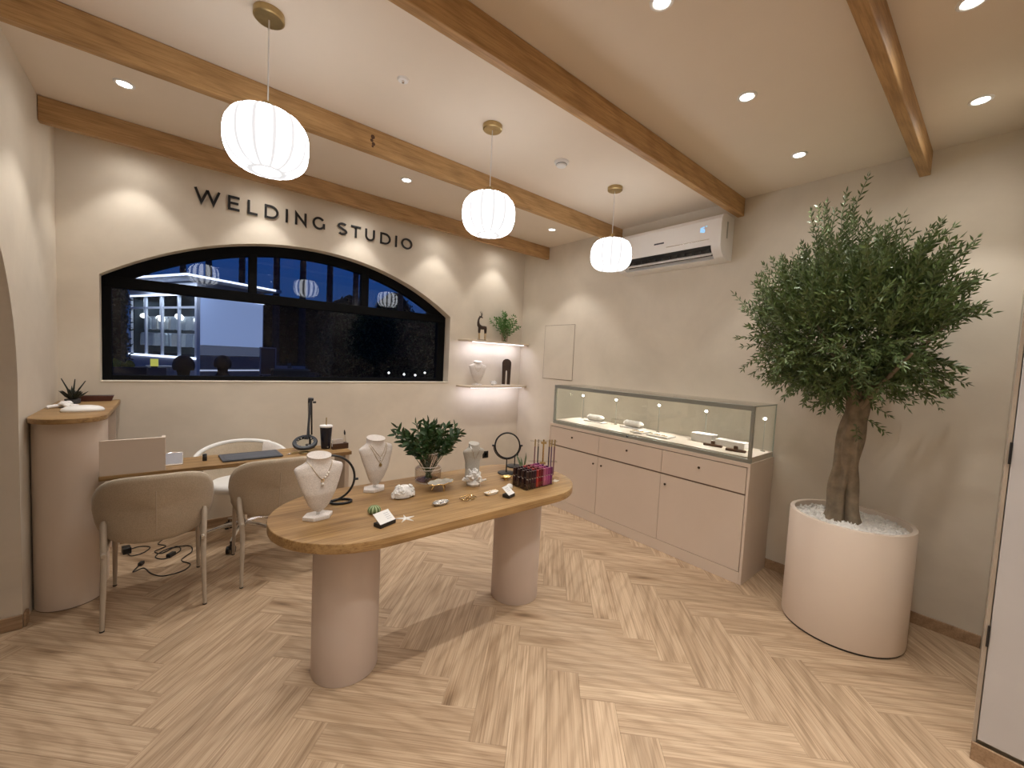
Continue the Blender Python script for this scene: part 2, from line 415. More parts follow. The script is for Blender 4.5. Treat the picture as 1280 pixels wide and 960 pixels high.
# left wall with an arched passage
g = G()
XO = XL-0.25
AY0, AY1, AZS = 1.04, 3.137, 1.25
ac, ar = (AY0+AY1)/2, (AY1-AY0)/2
g.span((XO, -3.1, -0.06), (XL, AY0, ZC)); g.span((XO, AY1, -0.06), (XL, YB, ZC))
N = 40
for i in range(N):
    t0, t1 = PI*i/N, PI*(i+1)/N
    a, b = ac-ar*math.cos(t0), ac-ar*math.cos(t1); za, zb = AZS+ar*math.sin(t0), AZS+ar*math.sin(t1)
    g.add([(XL, a, za), (XL, b, zb), (XL, b, ZC), (XL, a, ZC), (XO, a, za), (XO, b, zb), (XO, b, ZC), (XO, a, ZC)], [(0, 1, 2, 3), (5, 4, 7, 6), (0, 4, 5, 1)])
struct('wall_left', g, m_wall, smooth=False)
g = G(); g.span((-2.3, -3.1, -0.06), (-2.2, 4.335, ZC)); g.span((-2.2, 3.6, -0.06), (XO, 3.7, ZC)); g.span((-2.2, 0.5, -0.06), (XO, 0.6, ZC))
struct('wall_hall', g, m_wall, smooth=False)  # unseen walls added behind the passage to keep sky light out
struct('wall_right', G().span((XR, -3.1, -0.06), (XR+0.2, YO, ZC)), m_wall, smooth=False)
struct('wall_rear', G().span((XL, -3.1, -0.06), (XR, -3.0, ZC)), m_wall, smooth=False)
# closet with the hidden door beside the camera
CX = 2.465
struct('wall_closet', G().span((CX+0.045, -2.999, 0.0), (XR-0.001, -0.026, ZC-0.001)), m_wall, smooth=False)
struct('trim_1', G().span((CX+0.004, -0.0345, 0.0), (CX+0.044, -0.024, ZC-0.002)), pm('jamb_beige', (.40, .33, .26), .7), smooth=False)
d = struct('door_1', G().span((CX, -0.95, 0.085), (CX+0.04, -0.0375, 2.55)), m_greywall, bev=0.002)
for z in (0.51, 1.237):
    hg = G().box((CX-0.002, -0.0335, z), (0.008, 0.007, 0.082)); hg.cyl((CX-0.004, -0.034, z-0.042), (CX-0.004, -0.034, z+0.042), 0.0035, n=8)
    h = obj('hinge', hg, m_black, d); h['label'] = 'black metal hinge'
struct('wall_closet_header', G().span((CX, -0.95, 2.555), (CX+0.04, -0.0375, ZC-0.002)), m_greywall, smooth=False)
struct('wall_closet_side', G().span((CX, -2.999, 0.0), (CX+0.04, -0.955, ZC-0.002)), m_greywall, smooth=False)

# baseboards
BH = 0.072
def baseboard(name, a, b, t=0.012):
    g = G().span((a[0], a[1], 0), (b[0], b[1], BH))
    return struct(name, g, m_base, bev=0.003, seg=2)
baseboard('baseboard_right', (XR-0.013, -0.024), (XR-0.0005, 4.07))
baseboard('baseboard_back', (-0.29, YB-0.013), (XR-0.014, YB-0.0005))
baseboard('baseboard_closet', (CX-0.012, -0.95), (CX-0.0005, -0.024))
baseboard('baseboard_left', (XL+0.0005, AY1+0.0), (XL+0.013, 3.19))
baseboard('baseboard_arch', (XO, AY1-0.013), (XL+0.0005, AY1-0.0005))
baseboard('baseboard_left_near', (XL+0.0005, -2.9), (XL+0.013, AY0))

# window: black frame, transom, two mullions, panes
FY0, FY1 = 4.195, 4.255
FW = 0.052
def strip_arch(g, r0, r1, x0, x1, y0, y1, n=44):
    vs = []; fs = []
    for i in range(n+1):
        x = x0+(x1-x0)*i/n; zo = arch_z(x, r0); zi = arch_z(x, r1)
        vs += [(x, y0, zo), (x, y0, zi), (x, y1, zi), (x, y1, zo)]
    for i in range(n):
        k = 4*i
        for a, b in ((0, 1), (1, 2), (2, 3), (3, 0)): fs.append((k+a, k+b, k+4+b, k+4+a))
    fs += [(0, 3, 2, 1), (4*n, 4*n+1, 4*n+2, 4*n+3)]
    g.add(vs, fs)
win = thing('window_1', 'wide arched black-framed window with dark evening view', 'window', (0, 0, 0)); del win['category']; del win['label']; win['kind'] = 'structure'
g = G(); e = 0.001
strip_arch(g, AR-e, AR-0.085, WX0+e, WX1-e, FY0, FY1)
obj('arch_frame', g, m_frame, win)
ZT0, ZT1 = 1.884, 1.966
g = G(); g.span((WX0+e, FY0, WZ0+e), (WX0+FW, FY1, 1.90)); g.span((WX1-FW-0.04, FY0, WZ0+e), (WX1-e, FY1, 1.90)); g.span((WX0+FW, FY0, WZ0+e), (WX1-FW-.04, FY1, WZ0+0.042))
obj('frame', g, m_frame, win, bev=0.003)
obj('transom', G().span((WX0+0.02, FY0-0.006, ZT0), (WX1-0.02, FY1, ZT1)), m_frame, win, bev=0.004)
for a, b in ((0.512, 0.572), (1.470, 1.545)):
    obj('mullion', G().span((a, FY0-0.003, ZT1), (b, FY1, arch_z((a+b)/2, AR-0.07))), m_frame, win, bev=0.003)
PYG = 4.226
obj('pane', G().span((WX0+FW, PYG, WZ0+0.042), (WX1-FW-0.04, PYG+0.006, ZT0)), m_win, win, smooth=False)
for a, b in ((WX0+0.06, 0.512), (0.572, 1.470), (1.545, WX1-0.10)):
    n = 14; vs = []; fs = []
    for i in range(n+1):
        x = a+(b-a)*i/n; z = max(arch_z(x, AR-0.08), ZT1-0.001)
        vs += [(x, PYG-0.012, ZT1), (x, PYG-0.012, z), (x, PYG-0.006, z), (x, PYG-0.006, ZT1)]
    for i in range(n):
        k = 4*i; fs += [(k, k+1, k+5, k+4), (k+3, k+7, k+6, k+2)]
    obj('pane', G().add(vs, fs), m_win, win, smooth=False)
struct('trim_2', G().span((WX0+0.0005, YB-0.004, WZ0), (WX1-0.0005, FY0-0.001, WZ0+0.006)), m_wall, bev=0.002)

# beams
for y, lab in ((3.636, 'oak ceiling beam nearest the window wall, above the lettering'), (2.59, 'oak ceiling beam crossing behind the three pendant lamps'),
               (1.432, 'oak ceiling beam running to the wall above the air conditioner'), (0.381, 'oak ceiling beam above the olive tree, nearest the camera')):
    L = XR-XL-0.004
    o = obj('ceiling_beam', G().box((0, 0, 0), (L, 0.05, 0.141)), m_beam, bev=0.004)
    o.location = ((XR+XL)/2, y+0.025, ZC-0.0715)
    tag(o, lab, 'beam', 'oak ceiling beams')
    if abs(y-2.59) < .01:
        for dx, dz, r in ((0.0, 0.020, .013), (-.006, -.002, .010), (.005, -.020, .011), (0.0, -.036, .007)):
            obj('knot', G().cyl((0.953-(XR+XL)/2+dx, -0.0250, 2.803-(ZC-0.0715)+dz), (0.953-(XR+XL)/2+dx, -0.0256, 2.803-(ZC-0.0715)+dz), r, n=9), m_walnut, o, smooth=False)

# ------------------------------------------------------------------ downlights
def downlight(x, y, label, power=P_SPOT, ang=84):
    t = thing('downlight', label, 'downlight', (x, y, ZC), 0, 'recessed ceiling downlights')
    g = G().lathe([(0.030, -0.003), (0.034, -0.006), (0.041, -0.006), (0.045, -0.002), (0.045, 0.0005)], 28); obj('trim_ring', g, m_white, t)
    g = G().lathe([(0.0005, -0.0035), (0.031, -0.0035), (0.031, -0.001)], 28); obj('lens', g, m_lampglow, t)
    lamp('SPOT', (0, 0, -0.012), power*P_GAIN, WARM, t, 0.035, math.radians(ang), 0.42)
    lamp('SPOT', (0, 0, -0.012), power*P_GAIN*0.30, WARM, t, 0.035, math.radians(165), 1.0)
    return t
GX = (-0.193, 0.62, 1.43, 2.24, 3.055)
near = {-0.193: 'round downlight in front of the window wall, leftmost in view', 0.62: 'round downlight between the two beams at the window, above the desk', 1.43: 'small round downlight between two beams, left of the middle pendant lamp',
        2.24: 'round downlight hidden above the middle pendant lamp', 3.055: 'small round downlight near the right wall between the two far beams'}
for x in GX: downlight(x, 3.135, near[x])
wall_l = ['above the left end of the arched window', 'above the first word of the lettering', 'above the second word of the lettering', 'above the right end of the arched window', 'above the corner shelves']
for x, w in zip((-0.20, 0.60, 1.38, 2.22, 3.03), wall_l): downlight(x, 3.875, 'downlight hidden by the far beam, '+w, P_SPOT*0.55, 80)
for x, l in ((-0.193, 'round downlight near the arched passage, before the third beam'), (0.62, 'round downlight above the front of the oval table'), (1.424, 'round downlight at the top edge, over the table'), (2.223, 'round downlight right of the third beam, above the middle of the floor'), (3.04, 'round downlight above the top left of the olive tree')):
    downlight(x, 0.935, l)
for x, l in ((-0.193, 'added unseen downlight behind the near beam beside the arched passage'), (0.62, 'round downlight behind the near beam on the left'), (1.424, 'round downlight behind the near beam, above the camera'), (2.231, 'round downlight cut by the top edge at the right corner'), (3.039, 'round downlight at the far right behind the near beam')):  # the one beside the passage is unseen, added to brighten the left side
    downlight(x, 0.18, l)
for x, y, l in ((-0.193, -0.6, 'added unseen downlight left behind the camera near the arched passage'), (0.62, -0.6, 'added unseen downlight just behind the camera'), (1.43, -0.6, 'added unseen downlight right behind the camera'), (0.2, -1.4, 'added unseen downlight behind the camera on the left'), (1.6, -1.4, 'added unseen downlight behind the camera on the right'), (0.2, -2.3, 'added unseen rear downlight on the left'), (1.6, -2.3, 'added unseen rear downlight on the right')):  # unseen downlights added behind the camera to fill and even out the light
    downlight(x, y, l)

# ------------------------------------------------------------------ pendant lamps
m_shade, t_, b_ = new_mat('opal_shade')
v_ = coords(t_, 'Object'); se = t_.nodes.new('ShaderNodeSeparateXYZ'); t_.links.new(v_, se.inputs[0])
b_.inputs['Base Color'].default_value = (0.4, 0.4, 0.41, 1); b_.inputs['Roughness'].default_value = 0.45
b_.inputs['Emission Color'].default_value = (0.96, 0.97, 1.0, 1); 
def _m(op, a, b=None, c=None):
    n = t_.nodes.new('ShaderNodeMath'); n.operation = op
    for i, v in enumerate((a, b, c)):
        if v is None: continue
        if isinstance(v, (int, float)): n.inputs[i].default_value = v
        else: t_.links.new(v, n.inputs[i])
    return n.outputs[0]
# ribbed opal shade: pleat shading and opening ring put into the emission
ang_ = _m('FRACT', _m('MULTIPLY', _m('ADD', _m('ARCTAN2', se.outputs[1], se.outputs[0]), PI), 14/(2*PI)))
rib_ = _m('ABSOLUTE', _m('SUBTRACT', ang_, 0.5))
rad_ = _m('SQRT', _m('ADD', _m('POWER', se.outputs[0], 2.0), _m('POWER', se.outputs[1], 2.0)))
mr = t_.nodes.new('ShaderNodeMapRange'); mr.interpolation_type = 'SMOOTHSTEP'; t_.links.new(rib_, mr.inputs[0]); mr.inputs[1].default_value = 0.05; mr.inputs[2].default_value = 0.36
mq = t_.nodes.new('ShaderNodeMapRange'); mq.interpolation_type = 'SMOOTHSTEP'; t_.links.new(rad_, mq.inputs[0]); mq.inputs[1].default_value = 0.066; mq.inputs[2].default_value = 0.105
k_ = _m('MULTIPLY', mr.outputs[0], mq.outputs[0])
t_.links.new(_m('MULTIPLY_ADD', k_, 7.6, 0.60), b_.inputs['Emission Strength'])
m_shadein = emis('opal_opening', (0.95, 0.98, 1.0), 6.0)
def pendant(x, label):
    t = thing('pendant_lamp', label, 'lamp', (x, 2.05, ZC), 0, 'three white pendant lamps')
    obj('canopy', G().lathe([(0.0005, -0.028), (0.052, -0.028), (0.057, -0.024), (0.057, -0.0005)], 32), m_brass, t)
    obj('cord', G().cyl((0, 0, -0.028), (0, 0, -0.372), 0.0028, n=8), m_white, t)
    obj('socket_cap', G().lathe([(0.003, -0.355), (0.018, -0.357), (0.019, -0.362), (0.019, -0.408)], 20), m_brass, t)
    prof = []
    zc, h, r = -0.518, 0.122, 0.158
    for i in range(29):
        a = -PI/2+PI*i/28
        rr = abs(math.cos(a))**0.62*r; zz = math.copysign(abs(math.sin(a))**0.80, math.sin(a))*h
        prof.append((rr, zc+zz))
    prof = [p for p in prof if not (p[1] < zc and p[0] < 0.052)]
    prof = [(0.05, prof[0][1]+0.012), (0.052, prof[0][1]+0.001)]+prof
    prof[-1] = (0.004, prof[-1][1])
    n = 96; g = G(); vs = []; fs = []
    for rr, z in prof:
        for j in range(n):
            a = 2*PI*j/n; k = 1-0.012*(1-abs(math.cos(8*a)))*min(1, rr/0.1); vs.append((rr*k*math.cos(a), rr*k*math.sin(a), z))
    for i in range(len(prof)-1):
        for j in range(n): fs.append((i*n+j, i*n+(j+1) % n, (i+1)*n+(j+1) % n, (i+1)*n+j))
    sh = obj('shade', g.add(vs, fs), m_shade, t)
    obj('diffuser', G().lathe([(0.0005, zc-h+0.010), (0.0505, zc-h+0.010)], 32), m_shadein, t)
    return t
pendant(0.311, 'nearest and largest-looking white globe pendant lamp on a brass canopy')
pendant(1.464, 'middle white globe pendant lamp over the oval table')
pendant(2.657, 'farthest white globe pendant lamp, in front of the air conditioner')

# smoke detector and sprinkler
t = thing('smoke_detector', 'round white smoke detector on the ceiling', 'detector', (2.066, 2.061, ZC))
obj('body', G().lathe([(0.0005, -0.034), (0.030, -0.034), (0.034, -0.030), (0.036, -0.014), (0.048, -0.012), (0.05, -0.0005)], 32), m_white, t)
obj('vent_ring', G().lathe([(0.0365, -0.024), (0.038, -0.022), (0.0365, -0.020)], 32), m_dark, t)
t = thing('ceiling_sensor', 'small flat white sensor on the ceiling between two beams', 'sensor', (0.895, 2.04, ZC))
obj('plate', G().lathe([(0.0005, -0.009), (0.024, -0.009), (0.029, -0.0005)], 28), m_white, t); obj('sensor_tip', G().lathe([(0.0005, -0.02), (0.006, -0.018), (0.008, -0.009)], 12), m_silver, t)

# ------------------------------------------------------------------ lettering
def ribbon(g, pts, w, closed=False, y0=-0.012, y1=0.0):
    n = len(pts); L = []; R_ = []
    for i in range(n):
        p = Vector(pts[i])
        a = Vector(pts[i-1]) if (i or closed) else None; b = Vector(pts[(i+1) % n]) if (i < n-1 or closed) else None
        d0 = (p-a).normalized() if a is not None else None; d1 = (b-p).normalized() if b is not None else None
        if d0 is None: d0 = d1
        if d1 is None: d1 = d0
        n0 = Vector((-d0.y, d0.x)); n1 = Vector((-d1.y, d1.x)); mm = (n0+n1); mm.normalize(); k = 1/max(0.35, mm.dot(n0))
        L.append(p+mm*w/2*k); R_.append(p-mm*w/2*k)
    vs = []; fs = []
    for i in range(n):
        vs += [(L[i].x, y0, L[i].y), (R_[i].x, y0, R_[i].y), (R_[i].x, y1, R_[i].y), (L[i].x, y1, L[i].y)]
    for i in range(n if closed else n-1):
        k, q = 4*i, 4*((i+1) % n)
        for a, b in ((0, 1), (1, 2), (2, 3), (3, 0)): fs.append((k+a, k+b, q+b, q+a))
    if not closed: fs += [(0, 3, 2, 1), (4*n-4, 4*n-3, 4*n-2, 4*n-1)]
    return g.add(vs, fs)
LT = [('W', 0.136, 0.302), ('E', 0.351, 0.429), ('L', 0.484, 0.554), ('D', 0.605, 0.708), ('I', 0.763, 0.779), ('N', 0.837, 0.928), ('G', 0.979, 1.085),
      ('S', 1.196, 1.282), ('T', 1.317, 1.408), ('U', 1.453, 1.546), ('D', 1.603, 1.71), ('I', 1.76, 1.779), ('O', 1.826, 1.947)]
sign = thing('wall_lettering', 'black raised WELDING STUDIO letters on the window wall', 'sign', (0, YB-0.0005, 2.594))
H_, w_ = 0.111, 0.0165
for chh, a, b in LT:
    g = G(); h = w_/2; x0, x1 = a+h, b-h; cx = (a+b)/2; rx = (b-a)/2-h; T = H_-h; rz = H_/2-h
    if chh == 'W':
        q = (b-a)
        ribbon(g, [(a+.008, H_), (a+q*.27, h), (cx, H_-h*.6)], w_); ribbon(g, [(cx, H_-h*.6), (b-q*.27, h), (b-.008, H_)], w_)
    elif chh == 'E':
        ribbon(g, [(b, T), (x0, T), (x0, h), (b, h)], w_); ribbon(g, [(x0, H_/2), (b-0.008, H_/2)], w_)
    elif chh == 'L': ribbon(g, [(x0, H_), (x0, h), (b, h)], w_)
    elif chh == 'D':
        pts = [(x0, T), (x0, h), (cx-.008, h)]+[(cx-.008+(x1-cx+.008)*math.sin(PI*i/16), H_/2-rz*math.cos(PI*i/16)) for i in range(1, 16)]+[(cx-.008, T)]
        ribbon(g, pts, w_, True)
    elif chh == 'I': ribbon(g, [(cx, 0), (cx, H_)], w_)
    elif chh == 'N': ribbon(g, [(x0, 0), (x0, T-.004), (x1, h+.004), (x1, H_)], w_)
    elif chh in 'GO':
        pts = [(cx+rx*math.cos(2*PI*i/32), H_/2+rz*math.sin(2*PI*i/32)) for i in range(32)]
        if chh == 'O': ribbon(g, pts, w_, True)
        else:
            pts = [(cx+rx*math.cos(PI*0.22+2*PI*0.79*i/26), H_/2+rz*math.sin(PI*0.22+2*PI*0.79*i/26)) for i in range(27)]
            ribbon(g, pts+[(x1-.002, H_*0.22), (x1-.002, H_*0.52)], w_)
    elif chh == 'S':
        pts = [(cx+rx*math.cos(PI*(0.2+1.05*i/12)), H_*0.735+(H_*.265-h)*math.sin(PI*(0.2+1.05*i/12))) for i in range(12)]
        pts += [(cx+rx*math.cos(PI*(0.42-1.22*i/12)), H_*0.265+(H_*.265-h)*math.sin(PI*(0.42-1.22*i/12))) for i in range(13)]
        ribbon(g, pts, w_)
    elif chh == 'T': ribbon(g, [(a, T), (b, T)], w_); ribbon(g, [(cx, 0), (cx, T)], w_)
    elif chh == 'U':
        ribbon(g, [(x0, H_)]+[(cx-rx*math.cos(PI*i/14), h+rx-rx*math.sin(PI*i/14)) for i in range(15)]+[(x1, H_)], w_)
    obj('letter', g, m_black, sign, smooth=False)

# access panel, socket
t = thing('access_panel', 'flush square access panel painted like the right wall', 'panel', (XR, 3.40, 1.615))
obj('panel_door', G().box((-0.002, 0, 0), (0.004, 0.475, 0.635)), m_wall, t, bev=0.001)
g = G()
for s in (-1, 1): g.box((-0.0012, s*0.2405, 0), (0.0022, 0.004, 0.645)); g.box((-0.0012, 0, s*0.3205), (0.0022, 0.485, 0.004))
obj('panel_joint', g, m_lamd, t, smooth=False)
t = thing('wall_socket', 'square black wall socket on the window wall by the corner', 'socket', (3.027, YB, 0.302))
obj('plate', G().box((0, -0.004, 0), (0.085, 0.008, 0.085)), m_black, t, bev=0.002); obj('insert', G().lathe([(0.0005, 0), (0.021, 0), (0.022, 0.003)], 20), m_dark, t, rot=(PI/2, 0, 0), loc=(0, -0.008, 0))

# ================================================================== FURNITURE
# oval table on two round columns
TZ = 0.75; TY = 1.9275; TR = 0.3625
t = thing('oval_table', 'long oak table with round ends on two pale pink columns', 'table', (1.172, TY, 0))
hx = 0.86-TR
poly = arc(hx, 0, TR, -PI/2, PI/2, 28)+arc(-hx, 0, TR, PI/2, 3*PI/2, 28)
obj('tabletop', G().rprism(poly, TZ-0.043, TZ, 0.004, 3), m_top, t)
for x in (0.643-1.172, 1.707-1.172):
    obj('column_leg', G().rprism(arc(x, -0.003, 0.149, 0, 2*PI*63/64, 63), 0.0, TZ-0.043, 0.003, 2), m_pink, t)

# curved counter in the left corner
t = thing('corner_counter', 'tall round-fronted beige counter with an oak top in the left corner', 'counter', (0, 0, 0))
CZ = 1.075
tp = [(XL+0.002, YB-0.003), (XL+0.002, 3.285)]+arc(-0.434, 3.285, 0.152, PI, 2*PI, 24)+[(-0.282, YB-0.003)]
obj('counter_top', G().rprism(tp, CZ-0.028, CZ, 0.003, 2), m_top, t)
bp = [(XL+0.004, 3.60), (XL+0.004, 3.36)]+arc(-0.446, 3.352, 0.140, PI, 2*PI, 24)+[(-0.306, 3.60)]
obj('curved_front', G().prism(bp, 0.006, CZ-0.028), m_lam, t)
obj('plinth', G().prism([(-0.45+(x+0.45)*0.985, 3.4+(y-3.4)*0.985) for x, y in bp], 0.0, 0.007), m_lamd, t)
obj('back_body', G().span((XL+0.004, 3.60, 0.0), (-0.41, YB-0.003, CZ-0.028)), m_lam, t)
obj('end_panel', G().span((-0.41, YB-0.028, 0.0), (-0.306, YB-0.014, CZ-0.028)), m_lam, t)
obj('top_rail', G().span((-0.330, 3.60, CZ-0.052), (-0.306, YB-0.028, CZ-0.028)), m_cream, t)

# work desk
t = thing('work_desk', 'narrow oak-topped work desk along the window wall', 'desk', (0, 0, 0))
obj('desk_top', G().span((-0.3055, 3.12, TZ-0.025), (1.055, 3.42, TZ)), m_top, t, bev=0.002)
obj('leg_panel', G().span((1.012, 3.14, 0.0), (1.044, 3.40, TZ-0.025)), m_cream, t, bev=0.002)
obj('rear_rail', G().span((-0.3055, 3.395, TZ-0.095), (1.012, 3.415, TZ-0.025)), m_cream, t, bev=0.002)
t = thing('privacy_screen', 'small beige privacy panel standing on the left end of the desk', 'screen', (0, 0, TZ))
obj('panel', G().span((-0.303, 3.125, 0.0), (-0.025, 3.143, 0.197)), m_lam, t, bev=0.0015)
obj('return_panel', G().span((-0.043, 3.143, 0.0), (-0.025, 3.19, 0.197)), m_lam, t, bev=0.0015)

# visitor chairs
def visitor_chair(label, loc, rz):
    t = thing('dining_chair', label, 'chair', loc, rz, 'beige visitor chairs')
    Rb = 0.275; zc = 0.591; hh = 0.199; hw = 0.334
    def se(th, n): c, s = math.cos(th), math.sin(th); return math.copysign(abs(c)**(2/n), c), math.copysign(abs(s)**(2/n), s)
    def pos(sx_, z, off):
        a = sx_/Rb; lean = 0.055*(z-zc)/hh
        rr = Rb+off
        return Vector((rr*math.sin(a), -rr*math.cos(a)*0.92+0.02-lean*0.7, z))
    def outl(th):
        c, s = se(th, 2.9); k = 1-0.17*max(0, -s)-0.03*max(0, s)
        zz = hh*s
        if s > 0: zz = hh*s*(1-0.10*abs(c)**3)
        return hw*c*k, zc+zz
    g = G(); NU = 56; rings = [(0.0, 0.022), (0.5, 0.024), (0.85, 0.022), (0.96, 0.014), (1.0, 0.0), (0.96, -0.014), (0.85, -0.022), (0.5, -0.024), (0.0, -0.022)]
    vs = []; fs = []
    for k, off in rings:
        for i in range(NU):
            sx_, z = outl(2*PI*i/NU); vs.append(pos(sx_*k, zc+(z-zc)*k, off))
    for r in range(len(rings)-1):
        for i in range(NU): fs.append((r*NU+i, r*NU+(i+1) % NU, (r+1)*NU+(i+1) % NU, (r+1)*NU+i))
    br = obj('backrest', g.add(vs, fs), m_fab, t, ang=80)
    g = G(); g.tube([pos(0, z, 0.0235) for z in [zc+hh*0.55-i*0.04*0.92 for i in range(8)]], 0.0022, 6); obj('seam', g, m_leg, br)
    # seat cushion
    sp = []
    for i in range(40):
        c, s = se(2*PI*i/40, 3.0); sp.append((0.232*c*(1+0.06*s), 0.235*s+0.035))
    obj('seat', G().rprism(sp, 0.405, 0.485, 0.032, 5), m_fab, t, ang=80)
    # frame
    g = G(); zr = 0.395
    fp = [(-0.205, -0.20, zr), (-0.205, 0.22, zr), (0.205, 0.22, zr), (0.205, -0.20, zr)]
    for a, b in ((0, 1), (1, 2), (2, 3)): g.tube([fp[a], fp[b]], 0.0115, 8)
    obj('seat_frame', g, m_leg, t)
    for s in (-1, 1):
        top = pos(s*0.215, 0.522, 0.030)
        lg = obj('leg', G().tube([top+Vector((0, 0.008, 0.018)), top, (s*0.205, -0.262, 0.32), (s*0.212, -0.285, 0.006)], [0.009, 0.0145, 0.0135, 0.0095], 12), m_leg, t)
        obj('foot', G().cyl((s*0.212, -0.285, 0.0), (s*0.212, -0.285, 0.007), 0.0105, n=12), m_black, lg)
        lg = obj('leg', G().tube([(s*0.198, 0.215, 0.40), (s*0.203, 0.235, 0.006)], [0.0145, 0.0095], 12), m_leg, t)
        obj('foot', G().cyl((s*0.203, 0.235, 0.0), (s*0.203, 0.235, 0.007), 0.0105, n=12), m_black, lg)
        obj('side_brace', G().tube([(s*0.205, -0.27, 0.39), (s*0.205, -0.19, 0.395)], 0.010, 8), m_leg, t)
    return t
visitor_chair('beige upholstered chair at the left end of the desk, next to the round counter', (-0.062, 3.150, 0), 0.0)
visitor_chair('beige upholstered chair half hidden behind the left end of the oval table', (0.548, 3.222, 0), 0.0)

# office chair behind the desk
t = thing('office_chair', 'cream swivel chair on castors behind the desk, under the window', 'chair', (0.43, 3.735, 0), 0.0)
def shell(u, v, off):
    a = -PI*0.62+PI*1.24*u
    z = 0.46+0.275*v*(0.55+0.45*math.cos(a*0.62)**2)
    r = 0.245+0.05*v+off
    return Vector((r*math.sin(a)*1.02, r*math.cos(a)*0.80, z))
vs = []; fs = []; NU = 33
cs = [(0.0, -0.016), (0.5, -0.018), (0.93, -0.016), (1.0, 0.0), (0.93, 0.016), (0.5, 0.018), (0.0, 0.016)]
for v, off in cs:
    for i in range(NU): vs.append(shell(i/(NU-1), v, off))
for r in range(len(cs)):
    for i in range(NU-1): q = (r+1) % len(cs); fs.append((r*NU+i, r*NU+i+1, q*NU+i+1, q*NU+i))
fs += [tuple(r*NU for r in range(len(cs))), tuple(r*NU+NU-1 for r in range(len(cs)-1, -1, -1))]
obj('back_shell', G().add(vs, fs), m_fab, t, ang=60)
obj('rim', G().tube([shell(i/32, 0.985, 0.0) for i in range(33)], 0.0155, 10), m_white, t)
sp = [(0.218*math.cos(2*PI*i/36), 0.02+0.200*math.sin(2*PI*i/36)) for i in range(36)]
obj('seat', G().rprism(sp, 0.40, 0.465, 0.028, 4), m_white, t, ang=80)
obj('gas_lift', G().lathe([(0.024, 0.40), (0.024, 0.24), (0.034, 0.235), (0.034, 0.10)], 20, cap=True), m_silver, t)
for k in range(5):
    a = 2*PI*k/5-1.95; c, s = math.cos(a), math.sin(a)
    lg = obj('base_leg', G().tube([(0.02*c, 0.02*s, 0.125), (0.13*c, 0.13*s, 0.115), (0.262*c, 0.262*s, 0.082)], [0.020, 0.016, 0.011], 10), m_silver, t)
    g = G(); cx, cy = 0.262*c, 0.262*s
    for q in (-1, 1): g.cyl((cx-s*0.008*q, cy+c*0.008*q, 0.026), (cx-s*0.026*q, cy+c*0.026*q, 0.026), 0.026, n=18)
    g.cyl((cx, cy, 0.026), (cx, cy, 0.085), 0.006, n=8); g.box((cx, cy, 0.045), (0.03, 0.03, 0.022), (0, 0, a))
    obj('caster', g, m_black, lg)
# pale patch added over the right arm end, stands for light on it
t = thing('lit_arm_patch', 'added pale patch for light on the right arm of the cream swivel chair', 'lit_patch', (0.43, 3.735, 0))
g = G()
NUC = 11; vs = []; fs = []
cc = [(0.55, 0.0225), (0.8, 0.0235), (0.98, 0.021), (1.05, 0.0), (0.98, -0.021), (0.8, -0.0235), (0.5, -0.0225)]
for v, off in cc:
    for i in range(NUC): vs.append(shell(0.66+0.27*i/(NUC-1), v+0.02*math.sin(i*1.7), off*1.08))
for r in range(len(cc)-1):
    for i in range(NUC-1): fs.append((r*NUC+i, r*NUC+i+1, (r+1)*NUC+i+1, (r+1)*NUC+i))
obj('lit_patch', g.add(vs, fs), m_linen, t, ang=80)

# display cabinet with a glass case
KX, KY0, KY1, KZ = 3.07, 1.074, 3.03, 0.862
t = thing('display_cabinet', 'long beige cabinet with three drawers and three doors along the right wall', 'cabinet', (KX, KY0, 0))
D = XR-0.014-KX; LY = KY1-KY0
g = G(); g.span((0.017, 0.018, 0.0), (D-0.001, LY-0.018, 0.088)); g.span((0.017, 0.0185, 0.088), (D, LY-0.018, 0.835)); g.span((0.0, 0.0, 0.835), (D, LY, KZ))
obj('body', g, m_lam, t, smooth=False)
g = G(); g.span((0.0, 0.0, 0.0), (D, 0.018, 0.835)); obj('side_panel', g, m_lam, t, bev=0.0015)
g = G(); g.span((0.0, LY-0.018, 0.0), (D, LY, 0.835)); obj('side_panel', g, m_lam, t, bev=0.0015)
obj('plinth', G().span((0.0, 0.018, 0.0), (0.016, LY-0.018, 0.086)), m_lam, t, bev=0.001)
obj('shadow_gap', G().span((0.013, 0.018, 0.086), (0.0165, LY-0.018, 0.835)), m_lamd, t, smooth=False)
ys = [0.0205, 0.660, 1.300, LY-0.0205]
for i in range(3):
    a, b = ys[i]+0.0015, ys[i+1]-0.0015
    dr = obj('drawer', G().span((0.0, a, 0.645), (0.018, b, 0.828)), m_lam, t, bev=0.0015)
    def knob(p, y, z): k = obj('knob', G().lathe([(0.0005, 0.014), (0.008, 0.0135), (0.0095, 0.011), (0.009, 0.008), (0.005, 0.005), (0.005, 0.0)], 16), m_knob, p, loc=(-0.0, y, z), rot=(0, -PI/2, 0)); return k
    knob(dr, (a+b)/2+0.01, 0.757)
    do = obj('door', G().span((0.0, a, 0.089), (0.018, b, 0.632)), m_lam, t, bev=0.0015)
    knob(do, (b-0.045) if i < 2 else (a+0.045), 0.56)
t = thing('glass_showcase', 'long low glass showcase standing on the beige cabinet', 'showcase', (KX+0.006, KY0+0.004, KZ))
D2 = XR-0.012-(KX+0.006); L2 = 2.985-KY0; HZ = 1.263-KZ
obj('case_floor', G().span((0.02, 0.006, 0.0), (D2-0.004, L2-0.02, 0.040)), m_cream, t, smooth=False)
